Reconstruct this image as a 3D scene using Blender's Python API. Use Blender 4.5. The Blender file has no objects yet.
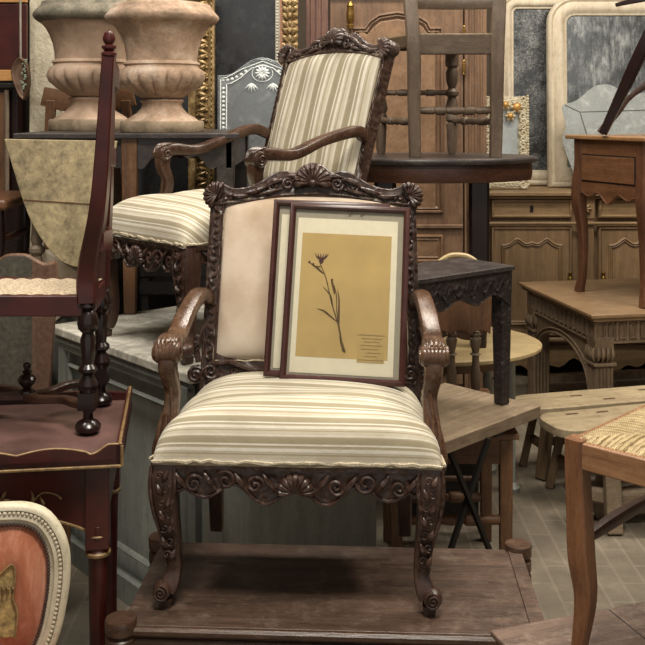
import bpy, math, random
from mathutils import Vector, Matrix
random.seed(7)
C = bpy.context.scene
COL = C.collection
PI = math.pi
F = 1000.0; HX = 322.5; HY = 110.0; EYE = 1.6

def at(px, py, d):
    return Vector(((px-HX)*d/F, d, EYE-(py-HY)*d/F))
def V(*a): return Vector(a)

# ------------------------------------------------------------------ materials
def hexc(h, a=1.0):
    h = h.lstrip('#'); o = []
    for i in (0, 2, 4):
        c = int(h[i:i+2], 16)/255
        o.append(c/12.92 if c <= .04045 else ((c+.055)/1.055)**2.4)
    return (*o, a)
class NT:
    def __init__(s, name):
        s.m = bpy.data.materials.new(name); s.m.use_nodes = True
        s.t = s.m.node_tree; s.b = s.t.nodes['Principled BSDF']
    def n(s, typ, **kw):
        x = s.t.nodes.new(typ)
        for k, v in kw.items():
            if k.startswith('i_'):
                key = k[2:].replace('_', ' ')
                x.inputs[key].default_value = v
            else: setattr(x, k, v)
        return x
    def l(s, a, b): s.t.links.new(a, b)
    def coord(s, kind='Object', scale=(1, 1, 1), rot=(0, 0, 0)):
        tc = s.n('ShaderNodeTexCoord'); mp = s.n('ShaderNodeMapping')
        mp.inputs['Scale'].default_value = scale; mp.inputs['Rotation'].default_value = rot
        s.l(tc.outputs[kind], mp.inputs['Vector']); return mp.outputs['Vector']
    def noise(s, vec, scale, detail=6, rough=.6, dist=0):
        x = s.n('ShaderNodeTexNoise'); x.inputs['Scale'].default_value = scale
        x.inputs['Detail'].default_value = detail; x.inputs['Roughness'].default_value = rough
        x.inputs['Distortion'].default_value = dist
        s.l(vec, x.inputs['Vector']); return x.outputs['Fac']
    def ramp(s, fac, stops, interp='LINEAR'):
        r = s.n('ShaderNodeValToRGB'); e = r.color_ramp.elements; r.color_ramp.interpolation = interp
        while len(e) < len(stops): e.new(.5)
        for el, (p, c) in zip(e, stops):
            el.position = p; el.color = hexc(c) if isinstance(c, str) else c
        s.l(fac, r.inputs['Fac']); return r.outputs['Color']
    def mix(s, fac, a, b, mode='MIX'):
        x = s.n('ShaderNodeMix', data_type='RGBA', blend_type=mode)
        for sock, v in ((x.inputs[0], fac), (x.inputs[6], a), (x.inputs[7], b)):
            if isinstance(v, (int, float)): sock.default_value = v
            elif isinstance(v, tuple): sock.default_value = v
            elif isinstance(v, str): sock.default_value = hexc(v)
            else: s.l(v, sock)
        return x.outputs[2]
    def bump(s, h, strength=.3, dist=.004, prev=None):
        b = s.n('ShaderNodeBump'); b.inputs['Strength'].default_value = strength
        b.inputs['Distance'].default_value = dist; s.l(h, b.inputs['Height'])
        if prev is not None: s.l(prev, b.inputs['Normal'])
        return b.outputs['Normal']
    def fin(s, col, rough=.5, normal=None, metal=0, spec=.5):
        if isinstance(col, str): s.b.inputs['Base Color'].default_value = hexc(col)
        else: s.l(col, s.b.inputs['Base Color'])
        if isinstance(rough, (int, float)): s.b.inputs['Roughness'].default_value = rough
        else: s.l(rough, s.b.inputs['Roughness'])
        s.b.inputs['Metallic'].default_value = metal
        s.b.inputs['Specular IOR Level'].default_value = spec
        if normal is not None: s.l(normal, s.b.inputs['Normal'])
        return s.m

def wood(name, dark, light, axis='z', rough=.42, scale=1.0, carve=0, wear=None, wearamt=.35, bump=.25, spec=.5):
    t = NT(name)
    st = {'x': (1.2, 14, 14), 'y': (14, 1.2, 14), 'z': (14, 14, 1.2), 'n': (5, 5, 5)}[axis]
    v = t.coord(scale=tuple(a*scale for a in st)); o = t.coord()
    g = t.noise(v, 2.2, 8, .65, .6)
    g2 = t.noise(v, 9, 4, .7)
    col = t.ramp(g, [(.28, dark), (.72, light)])
    col = t.mix(t.ramp(g2, [(.35, '000000'), (.7, 'ffffff')]), col, t.mix(.5, col, light), 'MIX')
    big = t.noise(o, 3.1*scale, 4)
    col = t.mix(t.ramp(big, [(.38, (.55, .55, .55, 1)), (.62, (0, 0, 0, 1))]), col, t.mix(.55, col, dark))
    if wear:
        w = t.noise(o, 17, 8, .75)
        col = t.mix(t.ramp(w, [(.5, (0, 0, 0, 1)), (.75, (wearamt,)*3+(1,))]), col, wear)
    sc_ = t.noise(t.coord(scale=tuple(a*.35+.6 for a in st)), 38*scale, 10, .8, .3)
    col = t.mix(t.ramp(sc_, [(.30, (.6,)*3+(1,)), (.46, (0, 0, 0, 1))]), col, t.mix(.75, dark, (0, 0, 0, 1)))
    col = t.mix(t.ramp(sc_, [(.56, (0, 0, 0, 1)), (.72, (.30,)*3+(1,))]), col, t.mix(.35, light, (1, 1, 1, 1)))
    if isinstance(rough, float): rough = t.ramp(sc_, [(.3, (rough*.75,)*3+(1,)), (.7, (min(1, rough*1.45),)*3+(1,))])
    nrm = t.bump(g2, bump, .002)
    nrm = t.bump(sc_, .18, .0015, nrm)
    if carve:
        vo = t.n('ShaderNodeTexVoronoi', feature='SMOOTH_F1'); vo.inputs['Scale'].default_value = 48
        wv = t.mix(.12, o, None) if False else o
        nn = t.n('ShaderNodeTexNoise'); nn.inputs['Scale'].default_value = 9; t.l(o, nn.inputs['Vector'])
        add = t.n('ShaderNodeVectorMath', operation='MULTIPLY_ADD')
        t.l(nn.outputs['Color'], add.inputs[0]); add.inputs[1].default_value = (.09,)*3; t.l(o, add.inputs[2])
        t.l(add.outputs[0], vo.inputs['Vector'])
        nrm = t.bump(vo.outputs['Distance'], min(1, carve), .012, nrm)
    return t.fin(col, rough, nrm, spec=spec)

def plain(name, c, rough=.5, metal=0, var=.25, sc=20, bump=.1, spec=.5):
    t = NT(name); o = t.coord(); n = t.noise(o, sc, 6)
    base = hexc(c); dk = tuple(x*(1-var) for x in base[:3])+(1,); lt = tuple(min(1, x*(1+var)) for x in base[:3])+(1,)
    return t.fin(t.ramp(n, [(.3, dk), (.7, lt)]), rough, t.bump(n, bump, .003), metal, spec)

def striped(name, axis_uv=1, scale=1.0):
    t = NT(name)
    tc = t.n('ShaderNodeTexCoord'); sp = t.n('ShaderNodeSeparateXYZ'); t.l(tc.outputs['UV'], sp.inputs[0])
    m = t.n('ShaderNodeMath', operation='MULTIPLY'); m.inputs[1].default_value = 9.0*scale
    t.l(sp.outputs[axis_uv], m.inputs[0])
    fr = t.n('ShaderNodeMath', operation='FRACT'); t.l(m.outputs[0], fr.inputs[0])
    cr, ol, lt, md = 'b9b09b', '90866d', 'cec8b9', 'a2977f'
    col = t.ramp(fr.outputs[0], [(0, cr), (.1, lt), (.13, md), (.2, ol), (.42, ol), (.45, lt), (.49, lt), (.52, ol),
                                 (.60, md), (.64, lt), (.74, lt), (.77, md), (.8, cr), (.86, ol), (.9, cr), (1, cr)])
    o = t.coord(); n = t.noise(o, 7, 6, .6)
    col = t.mix(t.ramp(n, [(.42, (0, 0, 0, 1)), (.75, (.35,)*3+(1,))]), col, '77694e')
    f = t.noise(t.coord(scale=(1, 1, 1)), 420, 2)
    f2 = t.noise(o, 26, 4, .6, .8)
    nrm = t.bump(f, .2, .0012); nrm = t.bump(f2, .35, .006, nrm)
    t.b.inputs['Sheen Weight'].default_value = .15
    return t.fin(col, .72, nrm, spec=.3)

def mirrorglass(name, tint='8f979b', fox='4a4c4c', amt=.5, rough=.12, sc=60, streak=False, cream='b9bcb8', metal=.75):
    t = NT(name); o = t.coord(scale=(1, 1, .25) if streak else (1, 1, 1))
    n = t.noise(o, sc, 10, .8, .4); n2 = t.noise(t.coord(), 6, 4)
    mx = t.mix(.5, n, n2) if False else None
    a = t.n('ShaderNodeMath', operation='MULTIPLY_ADD'); a.inputs[1].default_value = .55; t.l(n2, a.inputs[0])
    b = t.n('ShaderNodeMath', operation='MULTIPLY'); b.inputs[1].default_value = .45; t.l(n, b.inputs[0]); t.l(b.outputs[0], a.inputs[2])
    mask = t.ramp(a.outputs[0], [(.5-.12*amt, (0, 0, 0, 1)), (.60, (1, 1, 1, 1))])
    col = t.mix(mask, tint, t.ramp(n, [(.35, fox), (.7, cream)]))
    rg = t.ramp(mask, [(0, (rough,)*3+(1,)), (1, (.55,)*3+(1,))])
    m = t.fin(col, rg, None, metal)
    return m

# ------------------------------------------------------------------ mesh builder
def catmull(pts, n=6, closed=False):
    pts = [tuple(p) for p in pts]
    if len(pts) < 3: return [Vector(p) for p in pts]
    out = []; L = len(pts); rng = range(L if closed else L-1)
    for i in rng:
        if closed: p0, p1, p2, p3 = (pts[(i+k) % L] for k in (-1, 0, 1, 2))
        else:
            p1, p2 = pts[i], pts[i+1]
            p0 = pts[i-1] if i > 0 else tuple(2*a-b for a, b in zip(p1, p2))
            p3 = pts[i+2] if i+2 < L else tuple(2*a-b for a, b in zip(p2, p1))
        for k in range(n):
            t = k/n
            out.append(Vector([.5*((2*b)+(-a+c)*t+(2*a-5*b+4*c-d)*t*t+(-a+3*b-3*c+d)*t**3) for a, b, c, d in zip(p0, p1, p2, p3)]))
    if not closed: out.append(Vector(pts[-1]))
    return out

class MB:
    def __init__(s, M=None):
        s.v = []; s.f = []; s.uv = {}; s.M = M or Matrix()
    def add(s, vs, fs, uvs=None):
        o = len(s.v); s.v += [s.M @ Vector(p) for p in vs]
        for i, f in enumerate(fs):
            if uvs: s.uv[len(s.f)] = [uvs[k] for k in f]
            s.f.append([k+o for k in f])
        return s
    def box(s, c, d, R=None, taper=None):
        c = Vector(c); x, y, z = d[0]/2, d[1]/2, d[2]/2; vs = []
        for k in (-1, 1):
            q = 1 if k == 1 or taper is None else taper
            for (i, j) in ((-1, -1), (1, -1), (1, 1), (-1, 1)): vs.append(Vector((i*x*q, j*y*q, k*z)))
        if R is not None: vs = [R @ p for p in vs]
        return s.add([c+p for p in vs], [(3, 2, 1, 0), (4, 5, 6, 7), (0, 1, 5, 4), (1, 2, 6, 5), (2, 3, 7, 6), (3, 0, 4, 7)])
    def bar(s, a, b, w, h, up=(0, 0, 1)):
        a, b = Vector(a), Vector(b); t = (b-a); L = t.length; t.normalize(); up = Vector(up)
        if abs(t.dot(up)) > .98: up = Vector((0, 1, 0))
        r = t.cross(up).normalized(); u = r.cross(t)
        R = Matrix((t, r, u)).transposed()
        return s.box((a+b)/2, (L, w, h), R)
    def lathe(s, prof, o=(0, 0, 0), axis=(0, 0, 1), seg=20, mod=None, smooth=0):
        if smooth: prof = [tuple(p) for p in catmull(prof, smooth)]
        ax = Vector(axis).normalized(); q = Vector((0, 0, 1)).rotation_difference(ax); o = Vector(o)
        vs = []; fs = []; n = len(prof)
        for i, (r, z) in enumerate(prof):
            for k in range(seg):
                a = 2*PI*k/seg; rr = max(r, 1e-5)*(mod(a, z) if mod else 1)
                vs.append(o + q @ Vector((rr*math.cos(a), rr*math.sin(a), z)))
        up = prof[-1][1] >= prof[0][1]
        for i in range(n-1):
            for k in range(seg):
                k2 = (k+1) % seg; f = (i*seg+k, i*seg+k2, (i+1)*seg+k2, (i+1)*seg+k)
                fs.append(f if up else f[::-1])
        c0 = tuple(range(seg)); c1 = tuple((n-1)*seg+k for k in range(seg))
        fs.append(c0[::-1] if up else c0); fs.append(c1 if up else c1[::-1])
        return s.add(vs, fs)
    def cyl(s, a, b, r, r2=None, seg=16):
        a, b = Vector(a), Vector(b); L = (b-a).length
        return s.lathe([(r, 0), (r if r2 is None else r2, L)], a, b-a, seg)
    def ball(s, c, r, seg=14, rings=8):
        r = (r, r, r) if isinstance(r, (int, float)) else r; vs = []; fs = []
        for i in range(rings+1):
            th = PI*i/rings
            for k in range(seg):
                a = 2*PI*k/seg; q = max(math.sin(th), 1e-4)
                vs.append((c[0]+r[0]*q*math.cos(a), c[1]+r[1]*q*math.sin(a), c[2]-r[2]*math.cos(th)))
        for i in range(rings):
            for k in range(seg):
                k2 = (k+1) % seg; fs.append((i*seg+k, i*seg+k2, (i+1)*seg+k2, (i+1)*seg+k))
        return s.add(vs, fs)
    def sweep(s, pts, rad, seg=10, sq=0, up=(0, 0, 1), sub=5, closed=False):
        """pts: control points; rad: list of r or (side, up) radii; sq: 0 round .. 1 squarish"""
        pts = [tuple(p) for p in pts]
        if not isinstance(rad, (list,)): rad = [rad]*len(pts)
        rad = [(r, r) if isinstance(r, (int, float)) else tuple(r) for r in rad]
        P = catmull([p+r for p, r in zip(pts, rad)], sub, closed); n = len(P)
        e = 1/(1+3*sq); vs = []; fs = []; up = Vector(up)
        for i, p in enumerate(P):
            a = P[(i-1) % n] if (closed or i > 0) else p; b = P[(i+1) % n] if (closed or i < n-1) else p
            t = (Vector(b[:3])-Vector(a[:3])); t = t.normalized() if t.length > 1e-9 else Vector((0, 0, 1))
            sd = t.cross(up)
            if sd.length < .08: sd = t.cross(Vector((0, 1, .05)))
            sd.normalize(); u = sd.cross(t)
            for k in range(seg):
                an = 2*PI*(k+.5)/seg; c_, s_ = math.cos(an), math.sin(an)
                c_ = math.copysign(abs(c_)**e, c_) if sq else c_; s_ = math.copysign(abs(s_)**e, s_) if sq else s_
                vs.append(Vector(p[:3])+sd*(p[3]*c_)+u*(p[4]*s_))
        for i in range(n if closed else n-1):
            j = (i+1) % n
            for k in range(seg):
                k2 = (k+1) % seg; fs.append((i*seg+k, i*seg+k2, j*seg+k2, j*seg+k))
        if not closed:
            fs.append(tuple(range(seg))[::-1]); fs.append(tuple((n-1)*seg+k for k in range(seg)))
        return s.add(vs, fs)
    def prism(s, out, th, M=None, inset=0, depth=0):
        """2D outline (x,z) extruded along +y by th"""
        n = len(out); M = M or Matrix(); vs = [M @ Vector((x, 0, z)) for x, z in out]+[M @ Vector((x, th, z)) for x, z in out]
        ar = sum(out[i][0]*out[(i+1) % n][1]-out[(i+1) % n][0]*out[i][1] for i in range(n))
        f0 = tuple(range(n)); f1 = tuple(range(n, 2*n))[::-1]
        fs = [f0, f1]+[(i, i+n, (i+1) % n+n, (i+1) % n) for i in range(n)]
        if ar < 0: fs = [f[::-1] for f in fs]
        return s.add(vs, fs)
    def ring(s, outer, inner, th, M=None, y0=0, ybev=0):
        """frame between two equal-count outlines (x,z), extruded in y"""
        n = len(outer); M = M or Matrix()
        vs = [M @ Vector((x, y0, z)) for x, z in outer]+[M @ Vector((x, y0+ybev, z)) for x, z in inner] + \
             [M @ Vector((x, y0+th, z)) for x, z in outer]+[M @ Vector((x, y0+th, z)) for x, z in inner]
        fs = []
        for i in range(n):
            j = (i+1) % n
            fs += [(i, j, n+j, n+i), (2*n+i, 3*n+i, 3*n+j, 2*n+j), (i, 2*n+i, 2*n+j, j), (n+i, n+j, 3*n+j, 3*n+i)]
        ar = sum(outer[i][0]*outer[(i+1) % n][1]-outer[(i+1) % n][0]*outer[i][1] for i in range(n))
        if ar < 0: fs = [f[::-1] for f in fs]
        return s.add(vs, fs)
    def mould(s, path, prof, M=None, closed=True):
        """mitred moulding: path of 2D (x,z) points, prof = list of (offset inward, y)"""
        n = len(path); M = M or Matrix(); m = len(prof); vs = []; fs = []
        ar = sum(path[i][0]*path[(i+1) % n][1]-path[(i+1) % n][0]*path[i][1] for i in range(n)); sg = 1 if ar > 0 else -1
        for i in range(n):
            p = Vector(path[i]); a = Vector(path[(i-1) % n]); b = Vector(path[(i+1) % n])
            if not closed and i == 0: a = p*2-b
            if not closed and i == n-1: b = p*2-a
            t1 = (p-a).normalized(); t2 = (b-p).normalized()
            n1 = Vector((-t1.y, t1.x))*sg; n2 = Vector((-t2.y, t2.x))*sg
            k = (n1+n2); k = k.normalized() if k.length > 1e-6 else n1
            k = k/max(.35, k.dot(n1))
            for (off, y) in prof:
                q = p+k*off; vs.append(M @ Vector((q.x, y, q.y)))
        for i in range(n if closed else n-1):
            j = (i+1) % n
            for k in range(m-1):
                f = (i*m+k, j*m+k, j*m+k+1, i*m+k+1); fs.append(f if sg > 0 else f[::-1])
        return s.add(vs, fs)
    def grid(s, fn, nu, nv, uvfn=None, flip=False, uvscale=None):
        vs = []; uv = []
        for j in range(nv+1):
            for i in range(nu+1):
                u, v = i/nu, j/nv; vs.append(fn(u, v)); uv.append(uvfn(u, v) if uvfn else (u, v))
        fs = []
        for j in range(nv):
            for i in range(nu):
                a = j*(nu+1)+i; f = (a, a+1, a+nu+2, a+nu+1); fs.append(f[::-1] if flip else f)
        return s.add(vs, fs, uv)
    def scroll(s, c, r, turns=1.6, w=.006, start=0, sgn=1, normal=(0, -1, 0), up=(0, 0, 1), r_in=.12):
        n = Vector(normal).normalized(); u = Vector(up); x = u.cross(n).normalized(); u = n.cross(x); c = Vector(c)
        pts = []; rad = []; N = int(14*turns)
        for i in range(N+1):
            t = i/N; a = start+sgn*turns*2*PI*t; rr = r*(1-t*(1-r_in))
            pts.append(c+x*rr*math.cos(a)+u*rr*math.sin(a)+n*(w*.8*t)); rad.append(w*(1-.45*t))
        return s.sweep(pts, rad, 6, up=n, sub=2)
    def shell(s, c, r, n=9, a0=0, a1=PI, normal=(0, -1, 0), up=(0, 0, 1), th=.012):
        nn = Vector(normal).normalized(); u = Vector(up); x = u.cross(nn).normalized(); u = nn.cross(x); c = Vector(c)
        for i in range(n):
            a = a0+(a1-a0)*(i+.5)/n; d = x*math.cos(a)+u*math.sin(a); w = r*abs(a1-a0)/n*.62
            s.sweep([c+nn*th*.7, c+d*r*.5+nn*th, c+d*r*.85+nn*th*.8, c+d*r], [(.0015, .002), (w*.5, th*.5), (w*.95, th*.7), (w*.55, th*.4)], 8, up=nn, sub=3)
        return s
    def build(s, name, mat, parent=None, bevel=0, ang=35, subs=0):
        me = bpy.data.meshes.new(name); me.from_pydata([tuple(p) for p in s.v], [], s.f)
        if s.uv:
            ul = me.uv_layers.new(name='UVMap')
            for pi, poly in enumerate(me.polygons):
                if pi in s.uv:
                    for li, uvc in zip(poly.loop_indices, s.uv[pi]): ul.data[li].uv = uvc
        me.shade_smooth(); me.set_sharp_from_angle(angle=math.radians(ang)); me.materials.append(mat)
        o = bpy.data.objects.new(name, me); COL.objects.link(o)
        if parent is not None: o.parent = parent
        if bevel:
            b = o.modifiers.new('bevel', 'BEVEL'); b.width = bevel; b.segments = 2; b.limit_method = 'ANGLE'; b.angle_limit = math.radians(40)
            b.harden_normals = True
        return o

def tag(o, label, cat, group=None, kind=None):
    o['label'] = label; o['category'] = cat
    if group: o['group'] = group
    if kind: o['kind'] = kind
    return o
def thing(name, label, cat, loc=(0, 0, 0), rz=0, group=None, rx=0, ry=0):
    e = bpy.data.objects.new(name, None); COL.objects.link(e); e.empty_display_size = .1
    e.location = loc; e.rotation_euler = (rx, ry, rz); tag(e, label, cat, group); return e
def struct(o): o['kind'] = 'structure'; return o
def rect(x0, z0, x1, z1): return [(x0, z0), (x1, z0), (x1, z1), (x0, z1)]

# ------------------------------------------------------------------ material library
M = {}
M['walnut'] = wood('walnut_dark_wood', '1b100c', '4c3328', 'z', .34, wear='7c5a3e', wearamt=.3)
M['walnut_x'] = wood('walnut_dark_wood_rail', '1d100a', '4a2d1f', 'x', .34, wear='6e5038', wearamt=.3)
M['carved'] = wood('carved_walnut_wood', '170d0a', '4b3429', 'n', .34, carve=.6, wear='80675a', wearamt=.4)
M['carved_highlit'] = wood('highlit_carved_walnut', '1f1714', '5c4840', 'n', .38, carve=.5, wear='a08c80', wearamt=.5)  # carved walnut with the crest's silvery highlight put into its colour
M['arm'] = wood('polished_worn_arm_wood', '22130c', '6a4b35', 'n', .24, wear='9d8466', wearamt=.22, scale=.6)
M['arm2'] = wood('polished_brown_arm_wood', '1c100b', '553a2a', 'n', .28, wear='80644c', wearamt=.2, scale=.6)
M['stripe'] = striped('striped_silk_seat', 1, .8); M['stripe_v'] = striped('striped_silk_back', 0, .56)
def cream():
    t = NT('cream_muslin'); o = t.coord(); n = t.noise(o, 5, 5, .6); w = t.noise(o, 500, 2)
    c = t.ramp(n, [(.3, 'b8a28a'), (.5, 'cdbba6'), (.72, 'd6c9b6')])
    t.b.inputs['Sheen Weight'].default_value = .1
    return t.fin(c, .8, t.bump(w, .15, .001), spec=.2)
M['cream'] = cream()
M['fringe'] = plain('frayed_pale_trim', 'b9ad94', .9, var=.35, sc=220, bump=.5)
M['platform'] = wood('low_table_red_brown_wood', '281b15', '655043', 'x', .36, wear='8d7a6a', wearamt=.45)
M['platform_edge'] = wood('low_table_edge_wood', '24170f', '5a4030', 'x', .3, wear='80644c', wearamt=.3)
M['red'] = plain('dark_red_lacquer', '3c130f', .34, var=.45, sc=12)
M['redtop'] = plain('worn_purple_red_lacquer', '614843', .34, var=.5, sc=7, bump=.2)
M['goldline'] = plain('gilt_paint_line', '7e6642', .5, .2, var=.45, sc=60)
M['blackred'] = plain('near_black_turned_wood', '1c0e0c', .24, var=.3, sc=12)
M['ivory'] = wood('cream_painted_wood', 'a39a80', 'cdc5ae', 'n', .45, wear='8a7a58', wearamt=.35)
M['oldcream'] = wood('aged_cream_paint', 'bfae90', 'e2d8c4', 'z', .5, wear='8d6f4d', wearamt=.45)
def velvet():
    t = NT('salmon_velvet'); o = t.coord(scale=(1, 1, .5)); n = t.noise(o, 9, 6, .65, .6)
    c = t.ramp(n, [(.3, '733d27'), (.5, '9c5f44'), (.7, 'c9937a')])
    t.b.inputs['Sheen Weight'].default_value = .5; t.b.inputs['Sheen Roughness'].default_value = .4
    return t.fin(c, .7, t.bump(t.noise(t.coord(), 200, 3), .3, .002), spec=.2)
M['velvet'] = velvet()
def stone(name, a, b, c, sc=9, rough=.85, bs=.5, bd=.006):
    t = NT(name); o = t.coord(); n = t.noise(o, sc, 10, .7, .3); n2 = t.noise(o, sc*6, 6, .7); n3 = t.noise(o, sc*.35, 3)
    col = t.ramp(n, [(.3, a), (.52, b), (.75, c)])
    col = t.mix(t.ramp(n2, [(.52, (0, 0, 0, 1)), (.72, (.4,)*3+(1,))]), col, a)
    return t.fin(col, rough, t.bump(n2, bs, bd*.5, t.bump(n, bs, bd)), spec=.25)
M['terracotta'] = stone('chalky_pink_stone', '86735f', 'ab927c', 'c4b09c', 7, bs=.3)
M['terracotta_worn'] = stone('flaking_pink_stone', '6f6250', 'ae937d', 'd2c5b4', 8, bs=.7, bd=.012)
M['moss'] = stone('mossy_grey_stone', '4f4d44', '7f7869', '9b9385', 14, bs=.8)
M['plinthstone'] = stone('weathered_plinth_stone', '625746', '8e7d68', 'a39481', 12, bs=.7)
M['plaster'] = stone('rough_white_plaster', 'b5aa90', 'cfc6ae', 'ddd6c2', 10, bs=.8, bd=.01)
def marble():
    t = NT('worn_grey_marble'); o = t.coord(); n = t.noise(o, 6, 10, .75, 1.2); n2 = t.noise(o, 40, 6)
    c = t.ramp(n, [(.3, '757166'), (.5, 'bdb8aa'), (.60, 'e2ddd0'), (.75, '99938a')])
    c = t.mix(t.ramp(n2, [(.55, (0, 0, 0, 1)), (.7, (.5,)*3+(1,))]), c, '5c5850')
    return t.fin(c, .42, t.bump(n2, .3, .003))
M['marble'] = marble()
M['bluegrey'] = wood('blue_grey_paint', '6d716c', '9a9c93', 'z', .5, wear='a7a797', wearamt=.5, scale=.5)
M['bluegrey_d'] = wood('blue_grey_paint_trim', '5a5e59', '858780', 'z', .45, wear='9a9a8a', wearamt=.5)
M['leaf'] = wood('pale_scuffed_wood_leaf', '594c38', 'd0bd92', 'n', .5, scale=2.2, wear='4c463f', wearamt=.8)
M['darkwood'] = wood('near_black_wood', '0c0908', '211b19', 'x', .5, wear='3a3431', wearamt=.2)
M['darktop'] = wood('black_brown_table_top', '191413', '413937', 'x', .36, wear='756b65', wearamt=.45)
M['darkcarve'] = wood('black_carved_wood', '120e0e', '352b29', 'n', .42, carve=.8)
M['medwood'] = wood('medium_brown_wood', '3a2415', '7b5638', 'z', .42, wear='94714f', wearamt=.3)
M['medwood_x'] = wood('medium_brown_wood_rail', '3a2415', '7b5638', 'x', .42, wear='94714f', wearamt=.3)
M['redwood'] = wood('red_brown_cherry_wood', '432a1b', '82593c', 'x', .3, wear='9d7655', wearamt=.3)
M['redwood_z'] = wood('red_brown_cherry_leg', '3a2418', '704a33', 'z', .3, wear='8e694c', wearamt=.3)
M['burl'] = wood('figured_armoire_wood', '56402d', '98775a', 'n', .42, scale=1.2, wear='6e5238', wearamt=.6)
M['armoire'] = wood('armoire_brown_wood', '4a3424', '80644d', 'z', .42, wear='9c7c5e', wearamt=.35)
M['armoire_red'] = wood('armoire_red_post_wood', '46302a', '7d5c4e', 'z', .4)
M['buffet'] = wood('pale_oak_wood', '5c4833', '987b58', 'z', .5, wear='846a4a', wearamt=.35)
M['buffet_x'] = wood('pale_oak_rail', '5f4a34', '9e825c', 'x', .48, wear='b0966e', wearamt=.35)
M['greywood'] = wood('greyed_raw_wood', '56493b', '92826c', 'x', .55, wear='aba08c', wearamt=.4)
M['greywood_z'] = wood('greyed_raw_wood_post', '4a3d31', '81705d', 'z', .5, wear='9a8a74', wearamt=.3)
M['plank'] = wood('rough_plank_wood', '5a4a38', '96836a', 'x', .6, scale=1.4, wear='b09f86', wearamt=.4, bump=.6)
M['bench'] = wood('pale_bench_wood', '85755a', 'c6b493', 'x', .5, wear='655640', wearamt=.6, bump=.5)
M['benchleg'] = wood('bench_leg_wood', '3f3020', '725b3f', 'z', .55)
M['palewood'] = wood('pale_round_top_wood', '9c875e', 'c9b488', 'x', .42, wear='7f6a48', wearamt=.3)
M['carvtable'] = wood('grey_brown_carved_oak', '4c3d2d', '84705a', 'z', .45, wear='a28d72', wearamt=.35)
M['carvtop'] = wood('carved_oak_top', '6b543c', '9d8060', 'x', .32, wear='b59a79', wearamt=.4)
def gold():
    t = NT('aged_gold_leaf'); o = t.coord(); n = t.noise(o, 30, 8, .7)
    c = t.ramp(n, [(.3, '4a3b28'), (.5, '967b50'), (.7, 'cdb88c')])
    return t.fin(c, .38, t.bump(n, .4, .004), .3)
M['gold'] = gold()
M['goldcream'] = wood('gilded_cream_carving', 'a39468', 'e6dfcb', 'n', .4, wear='a98a4c', wearamt=.6, scale=2)
M['silverglass'] = mirrorglass('foxed_mirror_glass', '5c5f61', '3c3e3e', .9, sc=90, cream='c2c4c2')
M['streakglass'] = mirrorglass('streaked_mirror_glass', '868b8e', '6f7476', .7, sc=30, streak=True, cream='c6caca')
M['darkglass'] = mirrorglass('dark_old_mirror_glass', '4c4d4f', '2a2a2b', .3, rough=.2, sc=8, cream='55565a')
M['etchglass'] = mirrorglass('pale_cut_mirror_glass', 'c8cfce', '9aa2a0', .5, rough=.15, sc=18, cream='dfe4e2', metal=.5)
M['etchline'] = plain('frosted_engraving', 'd2d8d6', .6, var=.15, sc=80)
M['engrglass'] = mirrorglass('engraved_mirror_glass', '8b9092', '5d6264', .4, rough=.2, sc=12, cream='9a9fa0', metal=.6)
M['brass'] = plain('old_brass', '8d6f3a', .35, .8, var=.3, sc=60)
M['iron'] = plain('dark_iron', '25221f', .45, .5)
M['copper'] = plain('tarnished_copper_pan', '6b5443', .45, .4, var=.35, sc=18)
M['rope'] = plain('grey_twine', '8a8378', .9)
M['frame'] = plain('oxblood_picture_frame', '40241f', .3, var=.25, sc=30)
M['mat'] = plain('grey_green_mount', '938c79', .85, var=.06, sc=60, bump=.02)
M['paper'] = plain('off_white_paper', 'd9d1b7', .85, var=.04, sc=40, bump=.02)
M['sheet'] = plain('yellowed_herbarium_sheet', 'b39960', .85, var=.09, sc=9, bump=.05)
M['label'] = plain('aged_label_paper', 'b0975f', .85, var=.06)
M['plant'] = plain('dried_plant_brown', '5a4526', .8, var=.4, sc=90)
M['plant_red'] = plain('dried_flower_dark_red', '4b2a22', .8, var=.4, sc=90)
M['ink'] = plain('faded_ink', '5d4c2e', .8)
M['tapestry'] = plain('woven_gold_brown_tapestry', '8f7a4c', .85, var=.6, sc=70, bump=.4)
def rush():
    t = NT('woven_rush'); o = t.coord(); w = t.n('ShaderNodeTexWave'); w.inputs['Scale'].default_value = 60; w.inputs['Distortion'].default_value = 2.5
    w.inputs['Detail'].default_value = 3; t.l(o, w.inputs['Vector']); n = t.noise(o, 45, 5)
    c = t.mix(.5, t.ramp(w.outputs['Fac'], [(0, '7d6845'), (1, 'bba77c')]), t.ramp(n, [(.3, '6b5737'), (.7, 'c2ae84')]))
    return t.fin(c, .75, t.bump(w.outputs['Fac'], .6, .004))
M['rush'] = rush()
M['cane'] = plain('pale_speckled_rush', 'a3937b', .8, var=.55, sc=150, bump=.6)
def glassmat():
    t = NT('picture_glass'); t.t.nodes.remove(t.b)
    out = t.t.nodes['Material Output']; tr = t.n('ShaderNodeBsdfTransparent'); gl = t.n('ShaderNodeBsdfGlossy'); gl.inputs['Roughness'].default_value = .03
    fr = t.n('ShaderNodeFresnel'); fr.inputs['IOR'].default_value = 1.25; mx = t.n('ShaderNodeMixShader')
    t.l(fr.outputs[0], mx.inputs[0]); t.l(tr.outputs[0], mx.inputs[1]); t.l(gl.outputs[0], mx.inputs[2]); t.l(mx.outputs[0], out.inputs['Surface'])
    return t.m
M['glass'] = glassmat()
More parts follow.
